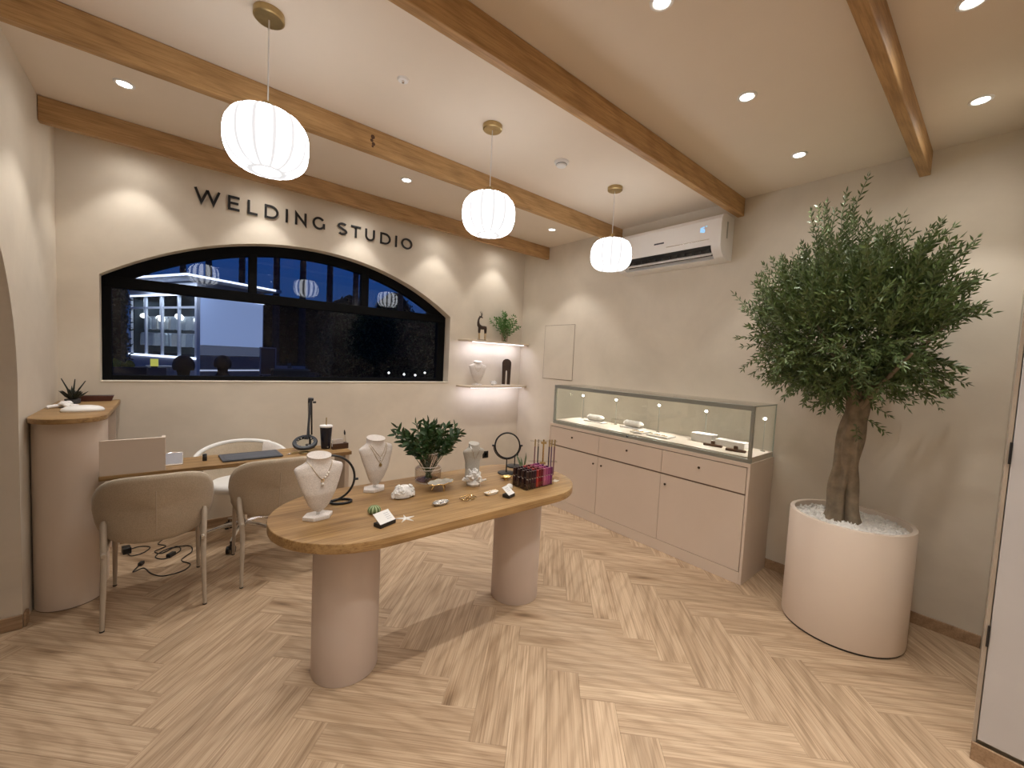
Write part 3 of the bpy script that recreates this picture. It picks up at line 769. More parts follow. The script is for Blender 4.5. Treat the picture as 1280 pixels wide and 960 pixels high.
for nm, a, b in (('top_bar', (0, 0, HZ-0.034), (0.022, L2, HZ)), ('bottom_bar', (0, 0, 0), (0.022, L2, 0.030)), ('corner_post', (0, 0, 0.03), (0.022, 0.022, HZ-0.034)), ('corner_post', (0, L2-0.022, 0.03), (0.022, L2, HZ-0.034))):
    obj(nm, G().span(a, b), m_alu, t, bev=0.002)
obj('front_pane', G().span((0.008, 0.022, 0.03), (0.013, L2-0.022, HZ-0.034)), m_glass, t, smooth=False)
obj('side_pane', G().span((0.022, 0.004, 0.001), (D2-0.006, 0.010, HZ-0.007)), m_glass, t, smooth=False)
obj('side_pane', G().span((0.022, L2-0.010, 0.001), (D2-0.006, L2-0.004, HZ-0.007)), m_glass, t, smooth=False)
obj('top_pane', G().span((0.022, 0.004, HZ-0.006), (D2-0.004, L2-0.004, HZ)), m_glass, t, smooth=False)
m_edge = pm('green_glass_edge', (0.25, 0.33, 0.28), 0.3)
g = G(); g.span((0.022, 0.0015, HZ-0.006), (D2-0.004, 0.004, HZ)); g.span((D2-0.006, 0.004, 0.0), (D2-0.003, 0.010, HZ-0.006)); obj('glass_edge', g, m_edge, t, smooth=False)
obj('lock', G().lathe([(0.0005, 0.012), (0.008, 0.011), (0.009, 0.0)], 16), m_dark, t, loc=(0.0, 2.074-KY0-0.004, 0.018), rot=(0, -PI/2, 0))
CF = KZ+0.040
def led_post(x, y, label):
    t = thing('led_spotlight', label, 'spotlight', (x, y, CF), 0, 'slim spotlights inside the glass showcase')
    obj('base', G().lathe([(0.0005, 0.006), (0.016, 0.006), (0.017, 0.0)], 20), m_silver, t)
    obj('stem', G().cyl((0, 0, 0.006), (0, 0, 0.255), 0.0026, n=8), m_alu, t)
    hd = obj('head', G().tube([(0.012, 0.004, 0.262), (-0.016, -0.004, 0.249)], [0.006, 0.013], 14), m_silver, t)
    obj('led', G().tube([(-0.0161, -0.004, 0.2489), (-0.0175, -0.0044, 0.248)], [0.0115, 0.0105], 14), m_ledhot, hd)
    lamp('SPOT', (-0.024, -0.006, 0.242), 4.0, (1, 0.96, 0.90), t, 0.01, math.radians(125), 0.6, (0, 0.55, 0))
for y, l in ((2.90, 'slim spotlight at the far left end inside the glass showcase'), (2.47, 'slim spotlight second from the left inside the glass showcase'), (2.0, 'slim spotlight in the middle of the glass showcase'), (1.57, 'slim spotlight fourth from the left inside the glass showcase'), (1.13, 'slim spotlight at the right end inside the glass showcase')):
    led_post(3.44, y, l)
def bracelet_pillow(x, y, lab):
    t = thing('bracelet_pillow', lab, 'cushion', (x, y, CF), 0.0, 'cream display pillows in the showcase')
    obj('base_tray', G().box((0, 0, 0.006), (0.10, 0.24, 0.012)), m_linen, t, bev=0.003)
    g = G(); g.grid(lambda u, v: (0.035*math.cos(2*PI*u)*min(1, 6*min(v, 1-v)+0.25)*(1+0.05*math.sin(v*40)), (v-0.5)*0.22, 0.043+0.031*math.sin(2*PI*u)*min(1, 6*min(v, 1-v)+0.25)*(1+0.05*math.sin(v*40))), 20, 30, cu=True)
    obj('roll', g, m_linen, t, ang=80)
bracelet_pillow(3.37, 2.665, 'cream rolled display pillow at the left in the glass showcase'); bracelet_pillow(3.40, 2.235, 'cream rolled display pillow in the middle of the glass showcase')
t = thing('acrylic_riser', 'small clear acrylic riser between the two cream pillows', 'riser', (3.40, 2.42, CF))
g = G(); g.box((0, 0, 0.062), (0.07, 0.10, 0.005)); g.box((0, -0.046, 0.030), (0.07, 0.004, 0.059)); g.box((0, 0.046, 0.030), (0.07, 0.004, 0.059)); obj('riser', g, m_acr, t, smooth=False)
for y, w2, lab in ((1.86, 0.20, 'flat white jewellery tray in the middle of the showcase'), (2.06, 0.12, 'small flat white jewellery tray next to the middle pillow')):
    t = thing('jewellery_tray', lab, 'tray', (3.25, y, CF), 0, 'flat white trays in the showcase'); obj('tray', G().box((0, 0, 0.007), (0.15, w2, 0.014)), m_linen, t, bev=0.003)
    g = G()
    for i in range(5): g.tube([(0.02*math.cos(a*0.785)-0.04+0.02*(i % 2), (i-2)*w2/6+0.012*math.sin(a*0.785), 0.0165) for a in range(8)], 0.0015, 5, closed=True)
    obj('ring_row', g, m_gold, t)
t = thing('jewellery_box', 'tall white jewellery box near the right end of the showcase', 'box', (3.395, 1.555, CF), 0, 'white boxes in the showcase'); obj('box_body', G().box((0, 0, 0.03), (0.10, 0.17, 0.06)), m_linen, t, bev=0.003); obj('lid', G().box((0, 0, 0.064), (0.104, 0.174, 0.008)), m_linen, t, bev=0.002)
t = thing('jewellery_box', 'low white jewellery box at the right end of the showcase', 'box', (3.395, 1.335, CF), 0, 'white boxes in the showcase'); obj('box_body', G().box((0, 0, 0.021), (0.10, 0.22, 0.042)), m_linen, t, bev=0.003); obj('lid', G().box((0, 0, 0.045), (0.104, 0.224, 0.006)), m_linen, t, bev=0.002)
for x, y, lab in ((3.26, 1.42, 'left one of two dark wooden jewellery bars in the showcase'), (3.22, 1.235, 'right one of two dark wooden jewellery bars in the showcase')):
    t = thing('ring_bar', lab, 'holder', (x, y, CF), 0.15, 'dark wooden jewellery bars'); obj('bar', G().box((0, 0, 0.009), (0.035, 0.135, 0.018)), m_walnut, t, bev=0.003); obj('peg', G().box((0, 0, 0.030), (0.022, 0.028, 0.024)), m_walnut, t, bev=0.003)

# air conditioner
t = thing('air_conditioner', 'white wall-mounted air conditioner high on the right wall', 'air conditioner', (XR, 1.505, 0))
LA = 0.985
full_p = [(0, 2.735), (-0.15, 2.737), (-0.195, 2.722), (-0.216, 2.69), (-0.221, 2.65), (-0.221, 2.52), (-0.216, 2.475), (-0.195, 2.435), (-0.150, 2.400), (-0.09, 2.387), (0, 2.385)]
def yz_prism(g, prof, y0, y1):
    n = len(prof); vs = [(x, y0, z) for x, z in prof]+[(x, y1, z) for x, z in prof]
    return g.add(vs, [tuple(range(n)), tuple(range(2*n-1, n-1, -1))]+[(i, (i+1) % n, n+(i+1) % n, n+i) for i in range(n)])
mid_p = full_p[:6]+[(-0.218, 2.490), (-0.15, 2.478), (-0.10, 2.43), (-0.12, 2.400), (-0.09, 2.387), (0, 2.385)]
obj('front_cover', yz_prism(G(), mid_p, 0.075, LA-0.075), m_acwhite, t, ang=25)
obj('end_cheek', yz_prism(G(), full_p, 0.0, 0.075), m_acwhite, t, ang=25); obj('end_cheek', yz_prism(G(), full_p, LA-0.075, LA), m_acwhite, t, ang=25)
g = G(); g.add([(-0.155, 0.076, 2.4772), (-0.155, LA-0.076, 2.4772), (-0.103, LA-0.076, 2.4322), (-0.103, 0.076, 2.4322)], [(0, 1, 2, 3)]); g.add([(-0.2165, 0.076, 2.4885), (-0.2165, LA-0.076, 2.4885), (-0.152, LA-0.076, 2.4765), (-0.152, 0.076, 2.4765)], [(0, 1, 2, 3)])
obj('outlet_slot', g, m_black, t, smooth=False)
obj('flap', G().box((-0.176, LA/2, 2.430), (0.006, LA-0.16, 0.030), (0, 0.75, 0)), m_acwhite, t, bev=0.002)
for i in range(12):
    obj('vane', G().box((-0.158, 0.11+i*(LA-0.22)/11, 2.452), (0.035, 0.0045, 0.024), (0, 0.4, 0.3)), m_dark, t, smooth=False)
obj('trim_strip', G().span((-0.2245, 0.09, 2.535), (-0.2205, 0.46, 2.541)), m_silver, t, bev=0.001)
obj('brand_mark', G().span((-0.2225, LA-0.50, 2.575), (-0.2205, LA-0.405, 2.588)), m_dark, t, smooth=False)
m_disp = emis('blue_digits', (0.25, 0.62, 1.0), 0.9)
SEG = {'1': 'bc', '6': 'acdefg'}
g = G()
for q, chh in enumerate('16'):
    y0 = 0.172-q*0.030; z0 = 2.622; w2, h2 = 0.018, 0.038
    for s_ in SEG[chh]:
        yy, zz, dy, dz = {'a': (0, h2/2, w2, .005), 'g': (0, 0, w2, .005), 'd': (0, -h2/2, w2, .005), 'f': (w2/2, h2/4, .005, h2/2), 'b': (-w2/2, h2/4, .005, h2/2), 'e': (w2/2, -h2/4, .005, h2/2), 'c': (-w2/2, -h2/4, .005, h2/2)}[s_]
        g.box((-0.2216, y0+yy, z0+zz), (0.002, dy, dz))
g.box((-0.2216, 0.118, 2.645), (0.002, 0.008, 0.008))
obj('display_digits', g, m_disp, t, smooth=False)
obj('side_vent', G().span((-0.125, -0.002, 2.55), (-0.105, 0.002, 2.68)), m_alu, t, bev=0.001)

# corner shelves with light strips
m_shelf = pm('shelf_cream', (0.60, 0.50, 0.38), 0.5, var=0.03)
def shelf(z, label, glow):
    t = thing('corner_shelf', label, 'shelf', (0, 0, z), 0, 'corner shelves')
    p = arc(2.68, 3.99, 0.12, PI, 1.5*PI, 10)+[(3.46, 3.87), (XR-0.002, 3.93), (XR-0.002, YB-0.002), (2.56, YB-0.002)]
    obj('board', G().rprism(p, -0.020, 0, 0.003, 2), m_shelf, t)
    ls = obj('light_strip', G().span((2.66, 3.925, -0.028), (3.44, 3.938, -0.0205)), m_led, t, smooth=False)
    lamp('AREA', (3.02, 3.95, -0.034), glow, COOL, t, 0.84, size_y=0.02, rot=(math.radians(25), 0, 0))
shelf(1.710, 'upper curved corner shelf with a light strip, holding the antelope figure', 1.5)
shelf(1.178, 'lower curved corner shelf with a light strip, holding the dark arch ornament', 1.3)

# olive tree in a tall round planter
random.seed(5)
PX, PY = 3.103, 0.528
t = thing('planter', 'tall round beige planter filled with white pebbles', 'planter', (PX, PY, 0))
obj('pot', G().lathe([(0.0005, 0.012), (0.292, 0.012), (0.2935, 0.02), (0.2935, 0.671), (0.291, 0.674), (0.270, 0.674), (0.268, 0.670), (0.268, 0.60), (0.0005, 0.60)], 72), m_lam, t, ang=40)
obj('foot_ring', G().lathe([(0.0005, 0.0), (0.286, 0.0), (0.286, 0.013)], 64), m_black, t)
obj('soil', G().lathe([(0.0005, 0.650), (0.2, 0.646), (0.267, 0.640)], 40), m_pebble, t)
g = G()
for i in range(720):
    a, r = random.random()*2*PI, 0.262*math.sqrt(random.random())
    x, y, z = r*math.cos(a), r*math.sin(a), 0.648-0.006*r/0.26+random.random()*0.006
    if math.hypot(x+0.0, y-0.035) < 0.07: continue
    s_ = 0.0065+random.random()*0.006
    R_ = Euler((random.random()*3, random.random()*3, random.random()*3)).to_matrix()
    pts = [R_ @ Vector(p)*s_ for p in ((1.3, 0, 0), (-1.3, 0, 0), (0, 1, 0), (0, -1, 0), (0, 0, .75), (0, 0, -.75))]
    g.add([(p.x+x, p.y+y, p.z+z) for p in pts], [(0, 2, 4), (2, 1, 4), (1, 3, 4), (3, 0, 4), (2, 0, 5), (1, 2, 5), (3, 1, 5), (0, 3, 5)])
p = obj('pebbles', g, m_pebble, t, fix=False, ang=180); p['kind'] = 'stuff'

t = thing('olive_tree', 'bushy olive tree with a thick trunk in the round planter', 'tree', (PX, PY+0.035, 0.640))
def trunk_fn(u, v):
    z = 0.0+0.86*v; a = 2*PI*u
    r = 0.066+0.036*math.exp(-v*9)+0.006*math.exp(-(v-.5)**2/.01)*max(0, math.cos(a-3.0))+0.009*math.sin(3*a+v*7)+0.005*math.sin(5*a-v*11)+0.004*math.sin(17*v+2*a)
    dent = 0.040*math.exp(-((a-3.62)**2)/0.030)*max(0, 1-v*1.5)+0.012*math.exp(-((a-2.7)**2)/0.02)*max(0, 1-abs(v-.45)*3)
    r -= dent
    r *= (1.0-0.10*v)
    return (r*math.cos(a)-0.012+0.02*math.sin(v*2.6), r*math.sin(a)*0.95-0.02*v+0.012*math.sin(v*4), z)
g = G(); g.grid(trunk_fn, 64, 40, cu=True); obj('trunk', g, m_bark, t, ang=80)
tc0 = Vector((0.0, -0.02, 0.84)); CC = Vector((-0.085, 0.062, 1.16))
for k in range(9):
    a = 2*PI*k/9+0.3; el = 0.55+0.5*random.random(); L = 0.34+0.14*random.random()
    d = Vector((math.cos(a)*math.cos(el), math.sin(a)*math.cos(el), math.sin(el)))
    s0 = tc0+Vector((0.03*math.cos(a), 0.03*math.sin(a), -0.06-0.10*random.random()))
    obj('branch', G().tube([s0, s0+d*L*0.4+Vector((0, 0, 0.03)), s0+d*L+Vector((0, 0, 0.06))], [0.022, 0.014, 0.006], 7), m_bark, t)
fol = G(); st = G()
WLIM = XR-PX-0.075
def shoot(b, d, L, droop, nleaf, ll=(0.034, 0.052)):
    pts = []; p = b.copy(); dd = d.normalized(); n = max(4, nleaf//2)
    for i in range(n+1):
        pts.append(p.copy())
        dd = (dd+Vector((random.gauss(0, .05), random.gauss(0, .05), droop))).normalized()
        p = p+dd*(L/n)
        if p.x > WLIM: p.x = WLIM
    st.tube(pts, [0.0024]*(len(pts)-1)+[0.0008], 3, cap=False)
    ph = random.random()*PI
    for i in range(1, n+1):
        dr = (pts[i]-pts[i-1]).normalized(); o1 = dr.orthogonal().normalized(); o2 = dr.cross(o1)
        ph += PI/2+random.gauss(0, .25)
        for s_ in (0, PI):
            sd = o1*math.cos(ph+s_)+o2*math.sin(ph+s_)
            le = random.uniform(*ll)*(1-0.35*i/n*0.5)
            fol.leaf2(pts[i], dr*random.uniform(.55, 1.0)+sd*random.uniform(.5, .9), dr.cross(sd)+Vector((0, 0, .6)), le, le*random.uniform(.25, .33))
    dr = (pts[-1]-pts[-2]).normalized(); fol.leaf2(pts[-1], dr, Vector((random.gauss(0, 1), random.gauss(0, 1), 0.3)), 0.04, 0.009)
RAD = Vector((0.42, 0.53, 0.46))
for i in range(820):
    z = random.uniform(-1.0, 1.0)-0.12*random.random(); z = max(-1, z); a = random.random()*2*PI; q = math.sqrt(1-z*z)
    n = Vector((q*math.cos(a), q*math.sin(a), z)); k = random.uniform(.38, .80)
    b = CC+Vector((n.x*RAD.x, n.y*RAD.y, n.z*RAD.z))*k
    up = 0.95 if z > -0.35 else 0.15
    d = n*0.7+Vector((0, 0, up*random.uniform(.6, 1.5)))+Vector((random.gauss(0, .38), random.gauss(0, .38), random.gauss(0, .2)))
    L = random.uniform(.13, .25)*(1.0 if z > -0.5 else 0.8)
    shoot(b, d, L, 0.02 if z > -0.4 else -0.05, int(L*112))
tw = Vector((-PX, -PY-0.035, -0.640))
for y, z, n_, sp in ((0.70, 2.62, 4, .05), (0.885, 2.57, 4, .035), (0.80, 2.45, 4, .06), (0.60, 2.42, 5, .08), (0.45, 2.36, 4, .07), (0.30, 2.30, 5, .05), (0.20, 2.17, 6, .05), (1.0, 2.22, 5, .06), (0.14, 2.02, 6, .04), (1.10, 1.98, 4, .05), (1.13, 1.72, 4, .05), (0.12, 1.85, 5, .04), (0.16, 1.60, 4, .05)):
    for k in range(n_):
        tip = Vector((PX-0.06+random.gauss(0, .09), y+random.gauss(0, sp), z-abs(random.gauss(0, .05))))+tw
        b = CC+(tip-CC)*0.45; d = (tip-b); shoot(b, d, d.length, 0.012, int(d.length*115))
for i in range(5200):
    z = random.uniform(-1, 1); a = random.random()*2*PI; q = math.sqrt(1-z*z); k = random.random()**0.5*0.86
    p = CC+Vector((q*math.cos(a)*RAD.x*k, q*math.sin(a)*RAD.y*k, z*RAD.z*k))
    d = Vector((random.gauss(0, 1), random.gauss(0, 1), random.gauss(.3, 1))); L = random.uniform(.035, .055); fol.leaf2(p, d, Vector((random.gauss(0, 1), random.gauss(0, 1), 1)), L, L*.25)
for i in range(130):
    a = random.random()*2*PI; r = random.uniform(.06, .36); p = Vector((r*math.cos(a)-.03, r*math.sin(a)+.03, random.uniform(.76, .92)+r*.12)); shoot(p, Vector((math.cos(a), math.sin(a), random.uniform(-.8, .5))), random.uniform(.10, .16), -.05, 14)
for i in range(60):
    a = random.random()*2*PI; r = random.uniform(.05, .12); p = Vector((r*math.cos(a), r*math.sin(a), random.uniform(.58, .80)))
    if i % 6 == 0: shoot(p, Vector((math.cos(a), math.sin(a), -.4)), .12, -.05, 12)
f = obj('foliage', fol, m_leaf, t, fix=False, ang=180); f['kind'] = 'stuff'
s_ = obj('twigs', st, m_stem, t, fix=False, ang=180); s_['kind'] = 'stuff'

# ================================================================== THINGS ON THE OVAL TABLE
def bust(label, loc, rz, hgt=0.29, mat=None, tall=False, group=None):
    t = thing('necklace_bust', label, 'bust', loc, rz, group); s = hgt/0.29; mat = mat or m_linen
    if not tall:
        WT = [(0, .012), (.05, .030), (.13, .046), (.30, .066), (.50, .085), (.66, .098), (.75, .105), (.79, .105), (.815, .099), (.838, .084), (.86, .066), (.885, .054), (.92, .050), (1.0, .051)]
        DT = [(0, .010), (.1, .018), (.3, .026), (.6, .031), (.8, .034), (.87, .038), (1.0, .043)]; z0, z1 = 0.034, 0.29
        off = [(0, -.012), (.35, -.020), (.7, -.012), (.85, .0), (1, -.004)]
    else:
        WT = [(0, .064), (.12, .056), (.3, .052), (.5, .056), (.66, .070), (.76, .080), (.81, .078), (.85, .060), (.88, .042), (.92, .036), (1, .037)]
        DT = [(0, .050), (.15, .040), (.4, .030), (.7, .032), (.86, .034), (1.0, .034)]; z0, z1 = 0.0, 0.255
        off = [(0, -.006), (.3, .012), (.6, .006), (.8, -.006), (1, -.004)]
    def li(T, x):
        for (a, p), (b, q) in zip(T, T[1:]):
            if x <= b: return p+(q-p)*(x-a)/(b-a)
        return T[-1][1]
    def fn(u, v):
        a = 2*PI*u; w, d, o = li(WT, v), li(DT, v), li(off, v); sn = math.sin(a)
        neck = max(0, min(1, (v-.82)/.06)); back = 0.45+0.55*neck
        y = o-d*sn*(1.0 if sn > 0 else back)
        z = z0+(z1-z0)*v
        if v > .93: z += (y+0.0)*0.22*(v-.93)/.07
        return (w*math.cos(a)*s, y*s, z*s)
    nv = 44; g = G(); g.grid(fn, 40, nv, cu=True)
    g.f.append(tuple(i*nv for i in range(39, -1, -1))); g.f.append(tuple(i*nv+nv-1 for i in range(40)))
    obj('torso', g, mat, t, ang=50)
    if not tall:
        hexa = [(0.066*s*math.cos(PI/6*k*2+PI/6*0), 0.050*s*math.sin(PI/6*k*2)) for k in range(6)]
        obj('base', G().rprism(hexa, 0, 0.017*s, 0.003, 2), m_linen, t)
        obj('stem', G().cyl((0, 0, 0.017*s), (0, -0.012*s, 0.05*s), 0.008*s, n=12), m_silver, t)
    t['s'] = s
    def surf(x, z):           # front surface point at local x, z
        v = (z/s-z0)/(z1-z0); w, d, o = li(WT, v), li(DT, v), li(off, v); q = max(-1, min(1, x/s/w))
        return Vector((x, (o-d*math.sqrt(max(0, 1-q*q)))*s-0.0016, z))
    return t, surf
m_palegold = pm('pale_gold', (0.62, 0.52, 0.36), 0.35, 0.8)
def necklace(label, loc, rz, surf, zb, xw, zt, pendant, col=None, pearls=False, group=None):
    t = thing('necklace', label, 'necklace', loc, rz, group)
    pts = []
    for i in range(31):
        q = -1+2*i/30; x = xw*q; z = zb+(zt-zb)*abs(q)**1.35; pts.append(surf(x, z))
    obj('chain', G().tube(pts, 0.0016, 6), col or m_palegold, t)
    b = pts[15]
    if pendant == 'pearl':
        obj('ring', G().tube([b+Vector((0.006*math.cos(a), -0.001, -0.006+0.006*math.sin(a))) for a in [2*PI*k/14 for k in range(14)]], 0.0013, 5, closed=True), m_gold, t)
        obj('pearl', G().ball(b+Vector((0, -0.004, -0.019)), 0.0078), m_pearl, t)
        for i in (18, 20, 22): obj('pearl', G().ball(pts[i]+Vector((0, -.003, 0)), 0.0058), m_pearl, t)
    elif pendant == 'coin':
        obj('medallion', G().cyl(b+Vector((0, -0.001, -0.011)), b+Vector((0, -0.004, -0.011)), 0.009, n=20), m_brass, t)
    elif pendant == 'drop':
        for dz in (-0.006, -0.018): obj('pearl', G().ball(b+Vector((0, -.003, dz)), 0.0045), m_pearl, t)
    return t
b1 = (0.507, 1.925, TZ)
_, sf = bust('front left cream linen necklace bust on the oval table', b1, 0.10, 0.288, group='cream necklace busts')
necklace('gold chain with pearls worn by the front left bust', b1, 0.10, sf, 0.185, 0.052, 0.262, 'pearl', group='gold necklaces')
b2 = (0.857, 2.165, TZ)
_, sf = bust('cream linen necklace bust near the far edge of the oval table, beside the vase', b2, 0.26, 0.292, group='cream necklace busts')
necklace('short gold chain with two pearl drops on the far bust', b2, 0.26, sf, 0.195, 0.050, 0.262, 'drop', group='gold necklaces')
necklace('longer gold chain with a round medallion on the far bust', b2, 0.26, sf, 0.160, 0.056, 0.256, 'coin', group='gold necklaces')
b3 = (1.432, 2.055, TZ)
_, sf = bust('tall grey linen necklace bust turned to the right, right of the vase', b3, -0.15, 0.26, m_grlinen, True)
necklace('fine thin silver chain on the tall grey bust', b3, -0.15, sf, 0.135, 0.034, 0.228, 'none', m_silver)

def standing_mirror(label, loc, rz, tilt, r=0.082, hz=0.185, group='black standing mirrors'):
    t = thing('table_mirror', label, 'mirror', loc, rz, group)
    obj('base', G().lathe([(0.0005, 0.008), (0.050, 0.008), (0.056, 0.006), (0.057, 0.0)], 36), m_black, t)
    obj('stem', G().cyl((0, 0.0, 0.008), (0, 0.0, hz-r-0.006), 0.0038, n=10), m_black, t)
    R_ = Matrix.Rotation(tilt, 3, 'X')
    yk = [(Vector(((r+0.009)*math.cos(a), 0, hz+(r+0.009)*math.sin(a)))) for a in [PI+PI*k/24 for k in range(25)]]
    obj('yoke', G().tube(yk, 0.0032, 8), m_black, t)
    ringp = [R_ @ Vector((r*math.cos(a), 0, r*math.sin(a)))+Vector((0, 0, hz)) for a in [2*PI*k/48 for k in range(48)]]
    obj('rim', G().tube(ringp, 0.0055, 10, closed=True), m_black, t)
    g = G(); n = 48; f_ = [R_ @ Vector((r*math.cos(2*PI*k/n), -0.002, r*math.sin(2*PI*k/n)))+Vector((0, 0, hz)) for k in range(n)]; b_ = [R_ @ Vector((r*math.cos(2*PI*k/n), 0.002, r*math.sin(2*PI*k/n)))+Vector((0, 0, hz)) for k in range(n)]
    g.add(f_+b_, [tuple(range(n)), tuple(range(2*n-1, n-1, -1))]+[(k, (k+1) % n, n+(k+1) % n, n+k) for k in range(n)]); obj('glass', g, m_mirror, t, smooth=False)
    for s in (-1, 1):
        obj('knob', G().cyl((s*(r+0.004), 0, hz), (s*(r+0.020), 0, hz), 0.006, n=14), m_black, t)
    return t
t = thing('hoop_stand', 'black open hoop stand behind the front left bust', 'stand', (0.600, 2.075, TZ), -0.25)
obj('base_ring', G().tube([(0.052+0.048*math.cos(a), 0.034*math.sin(a), 0.0065) for a in [2*PI*k/36 for k in range(36)]], 0.0062, 8, closed=True), m_black, t)
obj('hoop', G().tube([(0.112*math.cos(a), 0, 0.126+0.114*math.sin(a)) for a in [2*PI*k/56 for k in range(56)]], 0.0055, 10, closed=True), m_black, t)
obj('knob', G().cyl((0.112, 0, 0.115), (0.130, 0, 0.115), 0.006, n=12), m_black, t)
standing_mirror('round black tabletop mirror facing out at the right of the oval table', (1.705, 2.06, TZ), -0.50, -0.16)
standing_mirror('black tabletop mirror turned sideways at the far right end of the oval table', (1.865, 2.165, TZ), 0.95, -0.25, 0.07, 0.15)

# foliage in vases
def sprig(name, parent, base, tip, nleaf, ll, lw, mat, droop=-0.02, seed=0, q0=0.30):
    rnd = random.Random(seed); g = G(); p = Vector(base); tip = Vector(tip); n = 9; pts = []
    mid = (p+tip)/2+Vector((rnd.gauss(0, .008), rnd.gauss(0, .008), 0.03))
    for i in range(n+1):
        q = i/n; pts.append((1-q)**2*p+2*q*(1-q)*mid+q*q*tip)
    g.tube(pts, [0.0022]*(n)+[0.001], 5)
    ph = rnd.random()*6
    for i in range(nleaf):
        q = q0+(1-q0)*i/(nleaf-1); k = min(int(q*n), n-1); fr = q*n-k; c = pts[k].lerp(pts[k+1], fr); dr = (pts[k+1]-pts[k]).normalized()
        o1 = dr.orthogonal().normalized(); o2 = dr.cross(o1); ph += 2.4; sd = o1*math.cos(ph)+o2*math.sin(ph)
        L = rnd.uniform(*ll); g.leaf(c, dr*rnd.uniform(.4, .9)+sd*.8+Vector((0, 0, droop)), dr.cross(sd)+Vector((0, 0, 1)), L, L*lw*rnd.uniform(.85, 1.15))
    g.leaf(pts[-1], (pts[-1]-pts[-2]), Vector((rnd.gauss(0, 1), rnd.gauss(0, 1), .5)), ll[1]*.8, ll[1]*.8*lw)
    return obj(name, g, mat, parent, fix=False, ang=70)
m_rim = pm('bright_glass_edge', (0.72, 0.68, 0.63), 0.25)
vz = (1.185, 2.165, TZ)
t = thing('glass_vase', 'ribbed clear two-tier glass vase on the oval table', 'vase', vz)
prof = [(0.0005, 0.010), (0.066, 0.010), (0.070, 0.002), (0.075, 0.002), (0.077, 0.010), (0.077, 0.080), (0.072, 0.088), (0.056, 0.092), (0.053, 0.098), (0.053, 0.165), (0.055, 0.172)]
inn = [(0.052, 0.172), (0.0495, 0.160), (0.0495, 0.098), (0.053, 0.089), (0.069, 0.084), (0.0735, 0.076), (0.0735, 0.014), (0.0005, 0.014)]
obj('vase_body', G().lathe(prof+inn, 72, ripple=0.018, rn=36), m_vase, t, ang=60)
for r, z in ((0.0535, 0.172), (0.0555, 0.0935), (0.076, 0.082), (0.0745, 0.004)): obj('glass_ring', G().tube([(r*math.cos(a), r*math.sin(a), z) for a in [2*PI*k/40 for k in range(40)]], 0.0018, 6, closed=True), m_rim, t)  # bright rings added in place of reflections, so the clear glass edges show
t = thing('foliage_bunch', 'bunch of dark green leafy stems in the ribbed vase', 'plant', (vz[0], vz[1], vz[2]+0.016))
random.seed(11)
tips = []
for i in range(34):
    a = random.random()*2*PI; r = 0.17*math.sqrt(random.random()); tips.append((r*math.cos(a), r*math.sin(a), 0.385-r*0.72-random.random()*0.05))
tips += [(-0.20, 0.02, 0.315), (-0.185, 0.05, 0.27), (0.235, 0.10, 0.275), (0.20, 0.05, 0.25), (0.25, 0.06, 0.24), (0.17, -0.06, 0.26), (-0.12, -0.10, 0.24), (-0.15, -.03, .24)]
for i, tp_ in enumerate(tips):
    a = math.atan2(tp_[1], tp_[0]); r = random.uniform(0.0, 0.026); sprig('stem', t, (-r*math.cos(a), -r*math.sin(a), 0.003), tp_, 15, (0.040, 0.062), 0.36, m_leaf2, 0.0, 100+i, 0.46)

def blob(g, c, r, seed, k=0.25, n=18, m=12, sq=1.0):
    rnd = random.Random(seed); ph = [rnd.random()*6 for _ in range(6)]
    def f(u, v):
        a = 2*PI*u; b = PI*min(max(v, .002), .998); q = 1+k*(math.sin(3*a+ph[0])*math.sin(2*b+ph[1])+.6*math.sin(5*a+ph[2])*math.sin(4*b+ph[3]))
        return (c[0]+r*q*math.cos(a)*math.sin(b), c[1]+r*q*math.sin(a)*math.sin(b), c[2]-r*q*sq*math.cos(b))
    return g.grid(f, n, m, cu=True)
# brain-like coral and branching coral
t = thing('coral', 'white lumpy coral in front of the far bust', 'coral', (0.945, 1.985, TZ), 0.2); t.scale = (1.2, 1.2, 1.12)
g = G(); rnd = random.Random(4)
g.grid(lambda u, v: (0.052*math.cos(2*PI*u)*math.sin(PI*(.02+.55*v)), 0.037*math.sin(2*PI*u)*math.sin(PI*(.02+.55*v)), 0.012+0.044*math.cos(PI*(.02+.53*v))), 28, 12, cu=True); obj('core', g, m_coral, t, ang=80)
for i in range(22):
    a = rnd.random()*2*PI; h = rnd.random(); r = math.sqrt(1-h*h*0.85); c = Vector((0.048*r*math.cos(a), 0.034*r*math.sin(a), 0.010+0.045*h)); nn = Vector((c.x, c.y*1.6, (c.z-0.005)*1.2)).normalized(); o1 = nn.orthogonal().normalized(); o2 = nn.cross(o1); R0 = rnd.uniform(.007, .013)
    obj('fold', G().tube([c+nn*0.003+o1*R0*math.cos(q)+o2*R0*math.sin(q)*(.55) for q in [2*PI*k/14 for k in range(14)]], 0.0042, 6, closed=True), m_coral, t, ang=80)
t = thing('coral', 'white branching coral at the foot of the tall grey bust', 'coral', (1.372, 1.955, TZ), 0.0); t.scale = (1.45, 1.45, 1.35)
g = G(); g.lathe([(0.0005, 0.03), (0.020, 0.026), (0.028, 0.01), (0.022, 0.0)], 18); obj('core', g, m_coral, t)
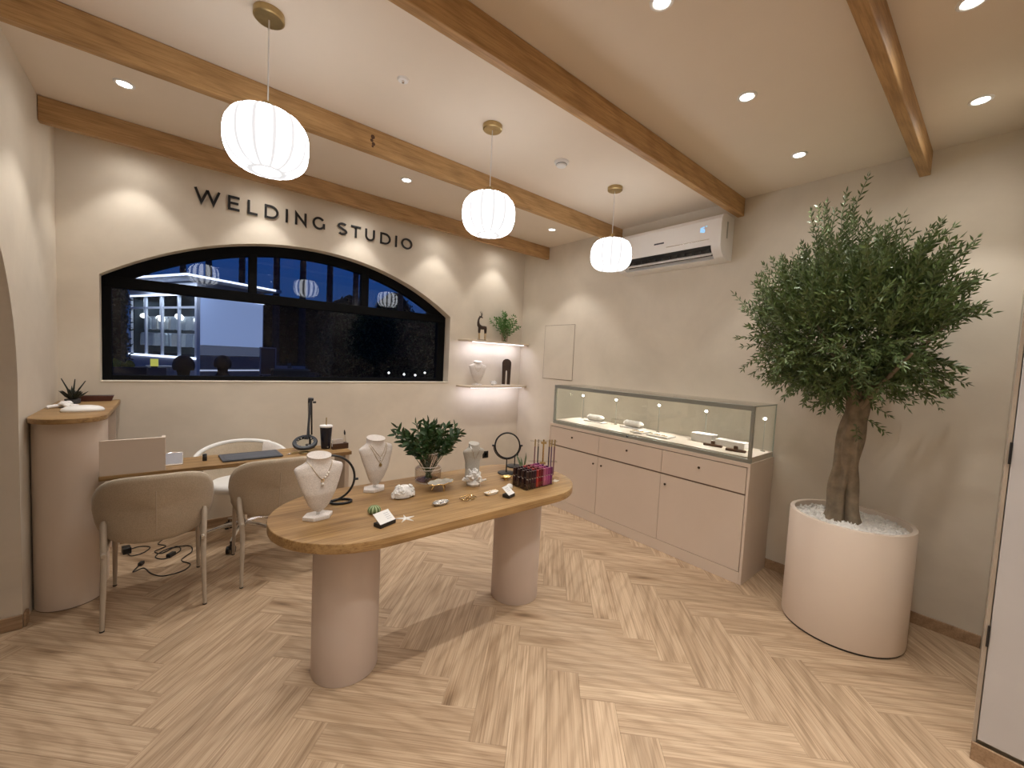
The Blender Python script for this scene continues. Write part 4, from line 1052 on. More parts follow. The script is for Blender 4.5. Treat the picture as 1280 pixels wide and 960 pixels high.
for i in range(40):
    a = rnd.random()*2*PI; el = rnd.uniform(-0.1, 1.4); d = Vector((math.cos(a)*math.cos(el), math.sin(a)*math.cos(el), math.sin(el)))
    L = rnd.uniform(.030, .052); s0 = Vector((0, 0, 0.018)); k1 = s0+d*L*.6; k2 = s0+d*L+Vector((rnd.gauss(0, .006), rnd.gauss(0, .006), .006)); k2.z = max(k2.z, .006)
    obj('branch', G().tube([s0+d*0.012, k1, k2], [0.0055, 0.005, 0.0042], 7), m_coral, t, ang=80)
# green urchin / cactus
t = thing('sea_urchin', 'small striped green sea urchin shell on the front of the table', 'shell', (0.733, 1.842, TZ))
m_ur, t_, b_ = new_mat('striped_green'); v_ = coords(t_); n_ = t_.nodes.new('ShaderNodeTexGradient'); n_.gradient_type = 'RADIAL'; t_.links.new(v_, n_.inputs[0])
m1 = t_.nodes.new('ShaderNodeMath'); m1.operation = 'MULTIPLY'; m1.inputs[1].default_value = 10; t_.links.new(n_.outputs['Fac'], m1.inputs[0]); m2 = t_.nodes.new('ShaderNodeMath'); m2.operation = 'FRACT'; t_.links.new(m1.outputs[0], m2.inputs[0])
t_.links.new(ramp(t_, m2.outputs[0], [(0.25, (0.11, 0.16, 0.06)), (0.5, (0.50, 0.58, 0.34)), (0.75, (0.11, 0.16, 0.06))]), b_.inputs['Base Color']); b_.inputs['Roughness'].default_value = .8
g = G(); g.lathe([(0.0005, 0.037), (0.010, 0.0365), (0.020, 0.033), (0.027, 0.026), (0.030, 0.017), (0.028, 0.008), (0.020, 0.001), (0.0005, 0.0)], 60, ripple=0.06, rn=20); obj('shell', g, m_ur, t, ang=80)
# card holders
def card(label, loc, rz, group, w=0.085, lines=3):
    t = thing('sign_card', label, 'card', loc, rz, group)
    obj('stand', G().box((0, 0.0, 0.009), (w*1.02, 0.045, 0.018)), m_black, t, bev=0.002)
    R_ = Euler((-0.95, 0, 0)).to_matrix()
    cd = obj('card', G().box((0, 0.004, 0.034), (w, 0.0025, 0.062), R_), m_white, t, bev=0.0006)
    g = G()
    for i in range(lines): g.box(Vector((0.018 if lines > 3 else 0.0, 0.004, 0.034))+R_ @ Vector((0, -0.0015, 0.016-0.010*i)), (w*0.30 if lines > 3 else w*.55, 0.0004, 0.0022), R_)
    g2 = obj('print', g, pm('print_grey_'+str(int(loc[0]*1000)), (0.45, 0.46, 0.50), 0.7), cd, smooth=False)
    return t
card('white card on a dark stand at the front of the table, by the starfish', (0.722, 1.690, TZ), 0.35, 'white cards on dark stands', 0.085, 4)
card('small white card on a dark stand in front of the lip gloss tubes', (1.425, 1.690, TZ), 0.35, 'white cards on dark stands', 0.060, 3)
t = thing('starfish', 'thin-armed white starfish lying on the front of the table', 'starfish', (0.826, 1.703, TZ))
g = G(); cpt = Vector((0, 0, 0.006)); pol = []
for k in range(10):
    a = PI*k/5+0.1; r = 0.047 if k % 2 == 0 else 0.0095; pol.append((r*math.cos(a), r*math.sin(a)))
g.add([(x, y, 0) for x, y in pol]+[(x*.9, y*.9, 0.0035) for x, y in pol]+[(0, 0, 0.008), (0, 0, 0)], [(i, (i+1) % 10, 10+(i+1) % 10, 10+i) for i in range(10)]+[(10+i, 10+(i+1) % 10, 20) for i in range(10)]+[((i+1) % 10, i, 21) for i in range(10)])
obj('body', g, m_white, t, ang=20)
# dishes
t = thing('footed_dish', 'gold footed shell dish in front of the vase', 'dish', (1.165, 1.980, TZ), 0.1); t.scale = (1.18, 1.18, 1.1)
def dishf(off): return lambda u, v: (0.070*v*math.cos(2*PI*u), 0.042*v*math.sin(2*PI*u), 0.032+0.012*v*v+off+0.002*math.cos(9*2*PI*u)*v*v)
g = G(); g.grid(dishf(0.0), 54, 10, cu=True); g.grid(dishf(-0.0025), 54, 10, cu=True); obj('bowl', g, pm('mother_of_pearl', (0.66, 0.62, 0.54), 0.2, 0.3, 0.15, 40), t, ang=80, fix=False)
obj('rim', G().tube([(0.071*math.cos(a), 0.043*math.sin(a), 0.043+0.002*math.cos(9*a)) for a in [2*PI*k/54 for k in range(54)]], 0.0022, 6, closed=True), m_gold, t)
for a in (0.5, 2.6, 4.7): obj('foot', G().tube([(0.026*math.cos(a), 0.018*math.sin(a), 0.032), (0.036*math.cos(a), 0.026*math.sin(a), 0.018), (0.044*math.cos(a), 0.031*math.sin(a), 0.002)], [0.004, 0.0035, 0.003], 8), m_gold, t)
def small_dish(label, loc, rx, ry, mat, rimm, rect=False, group=None, rings=3):
    t = thing('trinket_dish', label, 'dish', loc, 0.15, group); n = 48
    def sup(a, k): c, s = math.cos(a), math.sin(a); e_ = 0.45 if rect else 1.0; return (rx*k*math.copysign(abs(c)**e_, c), ry*k*math.copysign(abs(s)**e_, s))
    g = G(); lev = [(0.02, 0.003), (0.78, 0.003), (1.0, 0.013), (1.03, 0.012), (0.80, 0.0), (0.02, 0.0)]
    g.add([(*sup(2*PI*i/n, k), z) for k, z in lev for i in range(n)], [(l*n+i, l*n+(i+1) % n, (l+1)*n+(i+1) % n, (l+1)*n+i) for l in range(5) for i in range(n)])
    obj('bowl', g, mat, t, ang=60)
    obj('rim', G().tube([(*sup(2*PI*i/n, 1.015), 0.0128) for i in range(n)], 0.0013, 5, closed=True), rimm, t)
    for i in range(rings):
        x, y = (-0.5+i/max(1, rings-1))*rx*0.9, ((i*7) % 3-1)*ry*0.3
        obj('ring', G().tube([(x+0.008*math.cos(a), y+0.004*math.sin(a), 0.012+0.006*math.sin(a)) for a in [2*PI*k/14 for k in range(14)]], 0.0014, 5, closed=True), rimm, t)
small_dish('oval silver dish of small rings in the middle front of the table', (1.053, 1.782, TZ), 0.046, 0.026, pm('sparkle_silver', (0.62, 0.60, 0.57), 0.25, 0.6, 0.3, 120), m_silver, rings=5)
small_dish('clear square dish with a gold charm, right of the silver dish', (1.207, 1.765, TZ), 0.042, 0.030, m_acr, m_gold, True)
small_dish('narrow rectangular gold-rimmed dish below the tall grey bust', (1.370, 1.775, TZ), 0.046, 0.022, m_pearl, m_gold, True, rings=1)
t = thing('white_ball', 'small white ball behind the right card', 'ball', (1.500, 1.775, TZ)); obj('ball', G().ball((0, 0, 0.019), 0.019, 20, 14), m_white, t, ang=80); obj('ring_base', G().tube([(0.009*math.cos(a), 0.009*math.sin(a), 0.0015) for a in [2*PI*k/16 for k in range(16)]], 0.0015, 5, closed=True), m_silver, t)
t = thing('gold_dish', 'small gold shell dish at the foot of the round mirror', 'dish', (1.612, 1.945, TZ))
g = G(); g.grid(lambda u, v: (0.040*v*math.cos(2*PI*u)*(1+.06*math.cos(16*PI*u)), 0.026*v*math.sin(2*PI*u)*(1+.06*math.cos(16*PI*u)), 0.004+0.018*v*v), 64, 8, cu=True); g.grid(lambda u, v: (0.040*v*math.cos(2*PI*u)*(1+.06*math.cos(16*PI*u)), 0.026*v*math.sin(2*PI*u)*(1+.06*math.cos(16*PI*u)), 0.001+0.018*v*v), 64, 8, cu=True); obj('bowl', g, m_gold, t, ang=80, fix=False)
obj('foot_ring', G().lathe([(0.012, 0.003), (0.014, 0.0), (0.010, 0.0)], 20), m_gold, t)

# lip gloss tubes: 11 columns of 3
cols = [('dark brown', (0.045, 0.018, 0.016)), ('black-brown', (0.028, 0.012, 0.014)), ('dark plum', (0.04, 0.012, 0.022)), ('deep aubergine', (0.05, 0.012, 0.028)), ('bright red', (0.42, 0.035, 0.035)), ('dark red', (0.20, 0.010, 0.018)),
        ('burgundy', (0.16, 0.012, 0.03)), ('light pink', (0.56, 0.16, 0.28)), ('pink', (0.45, 0.09, 0.24)), ('magenta', (0.36, 0.06, 0.22)), ('violet', (0.17, 0.035, 0.13))]
t = thing('tube_rack', 'clear acrylic rack that holds the lip gloss tubes on the oval table', 'rack', (1.585, 1.722, TZ), 0.05)
g = G(); g.box((0.108, 0.060, 0.0015), (0.236, 0.140, 0.003)); g.box((0.108, -0.0095, 0.020), (0.236, 0.002, 0.034)); g.box((0.108, 0.1295, 0.020), (0.236, 0.002, 0.034)); g.box((-0.009, 0.060, 0.020), (0.002, 0.137, 0.034)); g.box((0.225, 0.060, 0.020), (0.002, 0.137, 0.034)); obj('tray', g, m_acr, t, smooth=False)
base_tubes = {}
for i, (nm, c) in enumerate(cols):
    mt = pm('gloss_'+nm.replace(' ', '_').replace('-', '_'), c, 0.25, var=0.05); mc = pm('cap_'+nm.replace(' ', '_').replace('-', '_'), tuple(q*0.75 for q in c), 0.3, var=0.05)
    for j in range(4):
        x, y = 0.005+i*0.0205, 0.003+j*0.037
        ca, sa = math.cos(0.05), math.sin(0.05); lc = (1.585+x*ca-y*sa, 1.722+x*sa+y*ca, TZ+0.0032)
        if i not in base_tubes:
            tt = thing('lip_gloss_tube', nm+' lip gloss tube in the front row of the clear rack', 'lip gloss', lc, 0.05, 'lip gloss tubes')
            obj('tube', G().rprism(arc(0, 0, .0090, 0, 2*PI*11/12, 11), 0, 0.056, 0.0012, 1), mt, tt)
            obj('collar', G().cyl((0, 0, 0.056), (0, 0, 0.060), 0.006, n=12), m_silver, tt)
            obj('cap', G().rprism(arc(0, 0, .0088, 0, 2*PI*11/12, 11), 0.060, 0.104, 0.0015, 1), mc, tt)
            base_tubes[i] = tt
        else: dup(base_tubes[i], lc, 0.05, nm+' lip gloss tube in the '+('front', 'second', 'third', 'back')[j]+' row of the clear rack')
# jewellery stand with slim pens, small plant
t = thing('jewellery_stand', 'gold two-tier jewellery stand at the right end of the oval table', 'stand', (1.905, 1.925, TZ), -0.55)
obj('base', G().lathe([(0.0005, 0.008), (0.040, 0.008), (0.045, 0.0)], 32), m_gold, t)
obj('post', G().cyl((0, 0, 0.008), (0, 0, 0.232), 0.0055, n=12), m_gold, t)
for z in (0.085, 0.222):
    br = obj('tier', G().box((0, 0, z), (0.175 if z > .1 else 0.19, 0.035, 0.005)), m_acr, t, bev=0.001); obj('bracket', G().box((0, 0, z-0.011), (0.036, 0.020, 0.015)), m_brass, br, bev=0.002)
for x, c, lab in ((-0.062, (0.25, 0.12, 0.12), 'rose'), (-0.040, (0.05, 0.05, 0.05), 'black'), (0.034, (0.05, 0.03, 0.06), 'dark purple'), (0.050, (0.16, 0.10, 0.17), 'lilac'), (0.070, (0.22, 0.10, 0.12), 'wine red')):
    ca, sa = math.cos(-0.55), math.sin(-0.55); y = -0.021
    tt = thing('slim_pen', lab+' slim cosmetic pencil standing against the gold stand', 'pencil', (1.905+x*ca-y*sa, 1.925+x*sa+y*ca, TZ), 0, 'slim pencils at the gold stand')
    obj('barrel', G().cyl((0, 0, 0), (0, 0, 0.19), 0.0042, n=10), pm('pen_'+lab.replace(' ', '_'), c, 0.3), tt); obj('cap', G().cyl((0, 0, 0.19), (0, 0, 0.236), 0.0047, n=10), m_silver if lab == 'black' else m_brass, tt)
t = thing('potted_succulent', 'small white pot with two upright green leaves beside the gold stand', 'plant', (1.775, 1.985, TZ))
obj('pot', G().lathe([(0.0005, 0.004), (0.024, 0.0), (0.027, 0.004), (0.031, 0.046), (0.027, 0.047), (0.024, 0.040), (0.0005, 0.040)], 28), m_white, t)
for a, l in ((2.6, .105), (-.6, .11), (1.0, .08)):
    d = Vector((math.cos(a)*.28, math.sin(a)*.28, 1)); g = G(); g.leaf(Vector((.006*math.cos(a), .006*math.sin(a), 0.038)), d, Vector((0.4, -0.9, .2)), l, 0.030, .15); obj('leaf', g, pm('grey_green_leaf%d' % int(l*1000), (0.11, 0.16, 0.07), .5), t, fix=False)
t = thing('acrylic_block', 'tiny clear acrylic block right of the lip gloss tubes', 'block', (1.868, 1.765, TZ), 0.3); obj('block', G().box((0, 0, 0.012), (0.038, 0.028, 0.024)), m_acr, t, bev=0.002); obj('foot_plate', G().box((0, 0, 0.0012), (0.042, 0.032, 0.0022)), m_pearl, t, smooth=False)

# ================================================================== THINGS ON THE DESK
t = thing('tablet', 'pale silver tablet leaning behind the privacy panel on the desk', 'tablet', (0.008, 3.225, TZ), 0.0)
R_ = Euler((-0.35, 0, 0)).to_matrix()
obj('body', G().box(R_ @ Vector((0, 0, 0.041)), (0.10, 0.006, 0.08), R_), m_silver, t, bev=0.002); obj('screen', G().box(R_ @ Vector((0, -0.0035, 0.043)), (0.092, 0.0012, 0.066), R_), pm('pale_screen', (0.52, 0.54, 0.62), 0.3), t, smooth=False)
obj('kickstand', G().box((0, 0.022, 0.003), (0.09, 0.045, 0.006)), m_silver, t, bev=0.001)
t = thing('small_bottle', 'tiny black bottle on the desk left of the grey mat', 'bottle', (0.168, 3.275, TZ)); obj('bottle_body', G().lathe([(0.0005, 0.0), (0.012, 0.0), (0.0125, 0.002), (0.0125, 0.026), (0.0105, 0.028)], 20), m_black, t); obj('cap', G().lathe([(0.0105, 0.028), (0.0115, 0.029), (0.0115, 0.044), (0.0005, 0.045)], 20), m_dark, t)
t = thing('desk_mat', 'dark grey padded mat lying on the desk', 'mat', (0.425, 3.255, TZ), 0.0)
obj('pad', G().rprism([(-0.17, -0.095), (0.165, -0.095), (0.175, -0.085), (0.165, 0.10), (-0.175, 0.10), (-0.18, 0.09)], 0, 0.014, 0.004, 2), m_mat, t)
obj('seam', G().tube([(-0.155, -0.080, 0.0142), (0.155, -0.080, 0.0142), (0.15, 0.085, 0.0142), (-0.16, 0.085, 0.0142)], 0.0012, 5, closed=True), m_dark, t)
t = thing('pliers', 'small brass-handled pliers right of the grey mat', 'pliers', (0.655, 3.21, TZ), 0.5)
for s in (-1, 1): obj('handle', G().tube([(0, s*.003, .005), (.03, s*.012, .005), (.062, s*.010, .005)], .004, 8), m_brass, t)
obj('jaw', G().tube([(0, 0, .005), (-.03, 0, .005)], [.006, .002], 8), m_silver, t)
t = thing('brass_dish', 'small round brass dish on the desk below the magnifier', 'dish', (0.745, 3.205, TZ)); obj('bowl', G().lathe([(0.0005, 0.002), (0.030, 0.002), (0.037, 0.008), (0.038, 0.007), (0.031, 0.0), (0.0005, 0.0)], 28), m_brass, t); obj('rim', G().lathe([(0.0366, .0075), (.0377, .0085), (.0385, .0072)], 28), m_gold, t)
# magnifier lamp
t = thing('magnifier_lamp', 'black desk magnifier lamp with a folded arm and round lens', 'lamp', (0.822, 3.375, TZ), 0.0)
obj('clamp_base', G().box((0.0, 0.0, 0.014), (0.055, 0.05, 0.028)), m_black, t, bev=0.004)
obj('post', G().cyl((0, 0, 0.028), (0, 0, 0.10), 0.008, n=12), m_black, t)
for s, n_ in ((-.010, 'lower_arm'), (.010, 'lower_arm')): obj(n_, G().tube([(s, -.004, 0.10), (s-.006, -.004, 0.375)], .0062, 8), m_black, t)
obj('spring_bar', G().tube([(-0.020, -.016, .16), (-0.014, -.018, .35)], .005, 8), m_silver, t)
obj('upper_arm', G().tube([(-0.006, -.02, .375), (-0.026, -.038, .10), (-.03, -.045, .075)], [.0085, .0085, .007], 8), m_dark, t)
obj('elbow', G().cyl((-.02, -.01, .375), (.014, -.01, .375), .013, n=16), m_black, t); obj('knob', G().cyl((.014, -.01, .352), (.034, -.01, .352), .008, n=12), m_black, t); obj('knob', G().cyl((-.05, -.04, .085), (-.03, -.04, .085), .009, n=12), m_black, t)
hc = Vector((-0.052, -0.075, 0.058)); R_ = Euler((0.42, -0.18, 0)).to_matrix(); hp = []
for rr, zz in ((0.058, .012), (0.060, .014), (0.080, .012), (0.085, .004), (0.083, -.008), (0.060, -.010), (0.058, -.008)):
    hp += [hc+R_ @ Vector((rr*math.cos(2*PI*k/40), rr*math.sin(2*PI*k/40), zz)) for k in range(40)]
g = G(); g.add(hp, [(l*40+k, l*40+(k+1) % 40, ((l+1) % 7)*40+(k+1) % 40, ((l+1) % 7)*40+k) for l in range(7) for k in range(40)])
hd = obj('lamp_head', g, pm('slate_black', (0.022, 0.026, 0.034), .45), t); g = G(); g.add([hc+R_ @ Vector((0.0585*math.cos(2*PI*k/40), 0.0585*math.sin(2*PI*k/40), z)) for z in (.003, -.003) for k in range(40)], [tuple(range(40)), tuple(range(79, 39, -1))]+[(k, (k+1) % 40, 40+(k+1) % 40, 40+k) for k in range(40)]); obj('lens', g, m_glass, hd, smooth=False)
g = G()
for k in range(14): g.ball(hc+R_ @ Vector((.0545*math.cos(2*PI*k/14), .0545*math.sin(2*PI*k/14), .008)), .004, 8, 6)
obj('led_ring', g, m_pearl, hd)
# tumbler
t = thing('tumbler', 'tall dark navy tumbler with a white lid and a straw on the desk', 'cup', (0.915, 3.295, TZ))
obj('cup_body', G().lathe([(0.0005, 0.0), (0.030, 0.0), (0.033, 0.003), (0.0435, 0.160), (0.0435, 0.168)], 36), m_navy, t); obj('lid', G().lathe([(0.0435, 0.166), (0.047, 0.168), (0.047, 0.178), (0.044, 0.181), (0.0005, 0.182)], 36), m_white, t); obj('straw', G().cyl((0, 0, 0.14), (0.001, 0, 0.240), 0.0042, n=10), m_brass, t)
obj('base_mark', G().lathe([(0.0005, .0), (.006, 0), (.006, .0006)], 14), m_silver, t, loc=(0.006, -0.0345, 0.018), rot=(PI/2-.067, 0, .17))
t = thing('card_holder', 'brown wooden card holder at the right end of the desk', 'holder', (1.005, 3.250, TZ), 0.04)
g = G(); g.box((0, -0.018, 0.0215), (0.118, 0.012, 0.043)); g.box((0, 0.018, 0.0215), (0.118, 0.012, 0.043)); g.box((0, 0, 0.010), (0.118, 0.026, 0.020)); obj('block', g, m_walnut, t, bev=0.002)
t2 = thing('business_cards', 'stack of white cards in the wooden holder on the desk', 'cards', (1.005, 3.250, TZ+0.0202), 0.04); obj('cards', G().box((-0.018, 0.0, 0.027), (0.080, 0.014, 0.054), (0.0, 0, 0)), m_white, t2, smooth=False); obj('top_card', G().box((-0.016, -0.009, 0.028), (0.080, 0.001, 0.056), (0.0, 0.02, 0)), m_linen, t2, smooth=False)
t2 = thing('brush', 'small black-tipped brush standing in the wooden holder', 'brush', (1.052, 3.252, TZ+0.0202)); obj('handle', G().cyl((0, 0, 0), (-0.010, 0, 0.085), 0.003, n=8), m_silver, t2); obj('bristles', G().tube([(-0.010, 0, 0.083), (-.0115, 0, .10), (-.0135, 0, .122)], [.0045, .0075, .003], 10), m_black, t2)

# cables under the desk
def cable(label, pts, r=0.0035):
    t = thing('power_cable', label, 'cable', (pts[0][0], pts[0][1], 0), 0, 'black cables under the desk'); o = Vector((pts[0][0], pts[0][1], 0)); P = [Vector((x, y, z))-o for x, y, z in pts]; out = []
    for i in range(len(P)-1):
        a, b, c, d = P[max(i-1, 0)], P[i], P[i+1], P[min(i+2, len(P)-1)]
        for k in range(8):
            q = k/8; out.append(0.5*((2*b)+(c-a)*q+(2*a-5*b+4*c-d)*q*q+(3*b-a-3*c+d)*q**3))
    out.append(P[-1])
    obj('cord', G().tube(out, r, 8), m_black, t, ang=80); return t, o
t, o = cable('black power cable looping under the left desk chair, ending in a plug', [(-0.05, 4.00, .004), (-0.075, 3.93, .004), (-0.03, 3.86, .004), (-0.09, 3.80, .004), (-0.05, 3.74, .004), (0.03, 3.80, .010), (0.05, 3.72, .004), (-0.03, 3.63, .004), (-0.085, 3.70, .004), (-0.02, 3.80, .004), (0.10, 3.78, .004), (0.115, 3.66, .004), (0.055, 3.55, .004), (0.10, 3.45, .004), (0.06, 3.37, .004), (-0.04, 3.36, .004), (-0.10, 3.44, .004), (-0.14, 3.55, .004), (-0.19, 3.52, .006), (-0.165, 3.60, .008)])
obj('plug', G().box((-0.155+0.05, 3.615-4.00, 0.012), (0.022, 0.04, 0.022), (0, 0, -.4)), m_black, t, bev=0.003); obj('inline_box', G().box((0.0+0.05, 3.66-4.00, 0.013), (0.03, 0.055, 0.025), (0, 0, -.7)), m_black, t, bev=0.004)
t, o = cable('short black cable with a power adapter beside the round counter', [(-0.24, 3.90, .012), (-0.18, 3.95, .004), (-0.12, 3.90, .004), (-0.15, 3.82, .004), (-0.21, 3.80, .004), (-0.235, 3.84, .012)])
obj('adapter', G().box((-0.004, -0.01, 0.022), (0.045, 0.07, 0.044), (0, 0, .2)), m_black, t, bev=0.004)

# ================================================================== THINGS ON THE COUNTER
t = thing('coral', 'white branching coral piece on the round-fronted counter', 'coral', (-0.500, 3.66, CZ))
obj('piece', blob(G(), (0, 0, 0.020), 0.032, 3, .25, sq=.62), m_coral, t, ang=80)
for a, l in ((2.9, .075), (3.6, .085), (-.6, .07), (0.3, .06), (-1.3, .055)): obj('branch', G().tube([(0, 0, .012), (l*.6*math.cos(a), l*.6*math.sin(a), .012), (l*math.cos(a+.2), l*math.sin(a+.2), .008)], [.010, .009, .007], 8), m_coral, t)
t = thing('white_pad', 'smooth white rounded shell-shaped lid lying on the counter', 'shell', (-0.400, 3.46, CZ), 0.15)
def sq(a, e_): c, s = math.cos(a), math.sin(a); return math.copysign(abs(c)**e_, c), math.copysign(abs(s)**e_, s)
g = G(); n = 44; lev = [(0.92, 0.0), (1.0, 0.004), (1.0, 0.010), (.93, .019), (.75, .027), (.45, .033), (.02, .035)]
g.add([(0.092*k*sq(2*PI*i/n, .7)[0], 0.062*k*sq(2*PI*i/n, .7)[1], z) for k, z in lev for i in range(n)], [(l*n+i, l*n+(i+1) % n, (l+1)*n+(i+1) % n, (l+1)*n+i) for l in range(6) for i in range(n)]); obj('lid', g, m_white, t, ang=80)
obj('lower_rim', G().tube([(0.089*sq(2*PI*i/n, .7)[0], 0.059*sq(2*PI*i/n, .7)[1], .003) for i in range(n)], .003, 6, closed=True), m_pearl, t)
t = thing('succulent_plant', 'dark spiky succulent in the corner on the counter', 'plant', (-0.495, 3.88, CZ)); random.seed(3)
obj('pot', G().lathe([(0.0005, 0.0), (0.032, 0.0), (0.036, 0.004), (0.038, 0.030), (0.034, 0.030), (0.0005, 0.026)], 24), m_dark, t)
for i in range(26):
    a = random.random()*2*PI; q = random.uniform(.35, 1.0); d = Vector((math.cos(a)*q, math.sin(a)*q, random.uniform(.35, .9))).normalized(); L = random.uniform(.055, .085)
    obj('leaf', G().tube([Vector((0, 0, .024)), Vector((0, 0, .024))+d*L*.5+Vector((0, 0, .004)), Vector((0, 0, .024))+d*L+Vector((0, 0, .012))], [.006, .008, .0012], 6), m_succ, t)
for dx, dy, dz in ((-.05, .0, .165), (.012, 0, .16), (.062, -.02, .150)): obj('spike', G().tube([(0, 0, .028), (dx*.5, dy*.5, dz*.5+.02), (dx, dy, dz)], [.0045, .0045, .0025], 7), m_succ, t)
t = thing('wooden_tray', 'long low dark red-brown wooden tray at the back of the counter', 'tray', (-0.405, 4.015, CZ))
g = G(); g.add([(x*w/2*1, y*.03, z) for w, z in ((.165, 0), (.19, .038)) for x, y in ((-1, -1), (1, -1), (1, 1), (-1, 1))], [(3, 2, 1, 0), (0, 1, 5, 4), (1, 2, 6, 5), (2, 3, 7, 6), (3, 0, 4, 7), (4, 5, 6, 7)]); obj('tray_body', g, pm('red_walnut', (.075, .022, .014), .4, var=.2), t, bev=.003); obj('liner', G().box((0, 0, .0385), (.172, .048, .001)), m_ebony, t, smooth=False)

# ================================================================== THINGS ON THE CORNER SHELVES
SU, SL = 1.710, 1.178
t = thing('antelope_figure', 'dark antelope figurine with swept-back horns on the upper shelf', 'figurine', (2.815, 3.975, SU), 0.0)
obj('base', G().box((0.002, 0, .005), (0.105, .045, .010)), m_ebony, t, bev=.002)
bd = [(-0.040, 0, .155), (-.030, 0, .160), (0, 0, .152), (.030, 0, .150), (.050, 0, .152), (.060, 0, .150)]
g = G(); g.tube([(-.048, 0, .258), (-.054, 0, .232), (-.056, 0, .205), (-.050, 0, .178), (-.030, 0, .158), (0, 0, .150), (.030, 0, .152), (.050, 0, .150), (.060, 0, .142)], [.009, .011, .014, .019, .025, .023, .022, .022, .012], 14); g.tube([(-.050, 0, .250), (-.036, 0, .270), (-.016, 0, .275), (.002, 0, .262)], [.011, .012, .011, .005], 10); obj('body', g, m_ebony, t, ang=80)
for s in (-1, 1):
    obj('horn', G().tube([(-.018, s*.005, .282), (-.010, s*.008, .30), (-.016, s*.011, .318), (-.030, s*.013, .338)], [.004, .0038, .003, .001], 7), m_ebony, t)
    obj('ear', G().tube([(-.026, s*.008, .278), (-.036, s*.02, .288)], [.004, .001], 6), m_ebony, t)
    for x, k in ((-.034, -.004), (.048, .004)):
        obj('leg', G().tube([(x, s*.010, .150), (x+k, s*.011, .105), (x+k*.5, s*.011, .085)], [.013, .008, .0055], 8), m_ebony, t); obj('shin', G().tube([(x+k*.5, s*.011, .088), (x+k*.7, s*.011, .010)], [.0042, .0036], 8), m_gold, t)
obj('tail', G().tube([(.062, 0, .148), (.070, 0, .128)], [.005, .002], 6), m_ebony, t)
vz2 = (3.17, 3.985, SU)
t = thing('glass_vase', 'tapered clear glass vase on the upper corner shelf', 'vase', vz2)
obj('vase_body', G().lathe([(0.0005, .006), (.030, .006), (.032, .0), (.035, .0), (.036, .006), (.050, .17), (.048, .172), (.0335, .010), (.0005, .010)], 40), m_vase, t, ang=60)
t = thing('foliage_bunch', 'bright green bushy stems in the tapered vase on the upper shelf', 'plant', (vz2[0], vz2[1], SU+.011)); random.seed(21)
for i in range(26):
    a = random.random()*2*PI; r = 0.20*math.sqrt(random.random()); y = max(-.15, min(.075, r*math.sin(a)*.8)); x = r*math.cos(a)*1.15
    sprig('stem', t, (-x*.10, -y*.10, .002), (x, y, .375-abs(x)*.55-random.random()*.08), 15, (.028, .042), .42, m_leaf3, 0, 300+i)
b4 = (2.775, 3.975, SL)
_, sf = bust('small white necklace bust on the lower corner shelf', b4, -0.40, 0.285, m_linen)
necklace('thin gold chain on the small bust on the lower corner shelf', b4, -0.40, sf, .165, .05, .25, 'none')
t = thing('coral', 'small white coral cluster in the middle of the lower corner shelf', 'coral', (3.02, 3.98, SL)); rnd = random.Random(8)
obj('core', blob(G(), (0, 0, .018), .026, 5, .2, sq=.75), m_coral, t, ang=80)
for i in range(18):
    a = rnd.random()*2*PI; el = rnd.uniform(0.05, 1.3); d = Vector((math.cos(a)*math.cos(el), math.sin(a)*math.cos(el)*.7, math.sin(el))); obj('branch', G().tube([Vector((0, 0, .014)), Vector((0, 0, .014))+d*rnd.uniform(.04, .058)], [.007, .0055], 6), m_coral, t)
t = thing('arch_ornament', 'dark brown wooden arch ornament with a narrow slot on the lower shelf', 'ornament', (3.215, 3.975, SL), -0.62)
obj('base', G().box((0, 0, .006), (.12, .05, .012)), m_pearl, t, bev=.002)
W2, HH = .056, .33; wb = .050
outer = [(-wb, .012)]+[(-wb-(W2-wb)*min(1, k/3), .012+(HH-W2-.012)*k/3) for k in range(1, 4)]+[(W2*math.cos(PI-PI*k/20), HH-W2+W2*math.sin(PI-PI*k/20)) for k in range(1, 20)]+[(W2, HH-W2), (wb, .012)]
inner = [(.012, .012), (.010, .17), (.006, .185), (-.006, .185), (-.010, .17), (-.012, .012)]
g = G(); pl = outer+inner; n = len(pl)
from mathutils.geometry import tessellate_polygon
tri = tessellate_polygon([[Vector((x, z, 0)) for x, z in pl]])
g.add([(x, -.016, z) for x, z in pl]+[(x, .016, z) for x, z in pl], [tuple(q) for q in tri]+[tuple(n+i for i in reversed(q)) for q in tri]+[(i, (i+1) % n, n+(i+1) % n, n+i) for i in range(n)])
obj('arch', g, m_ebony, t, ang=40)

# ================================================================== OUTSIDE, SEEN THROUGH THE WINDOW
m_pave = pm('dark_paving', (0.05, 0.05, 0.055), 0.7, var=0.3, scale=2)
m_hedge = pm('hedge_leaf', (0.022, 0.040, 0.020), 0.7, var=0.5, scale=6)
m_hcore = pm('hedge_core', (0.006, 0.009, 0.006), 1.0)
m_trunkp = pm('palm_bark', (0.055, 0.042, 0.045), 0.9, var=0.4, scale=5, bmp=0.5, bscale=12)
m_cloth = pm('dark_clothing', (0.006, 0.006, 0.008), 0.9)
m_skin = pm('skin', (0.20, 0.11, 0.075), 0.6)
m_hair = pm('dark_hair', (0.004, 0.0035, 0.0035), 0.6)
m_kgrey = pm('kiosk_grey', (0.36, 0.39, 0.46), 0.6, var=.04)
m_kdark = pm('kiosk_inner', (0.03, 0.045, 0.06), 0.8)
struct('ground', G().span((-25, 4.336, -0.12), (45, 60, -0.06)), m_pave, smooth=False)

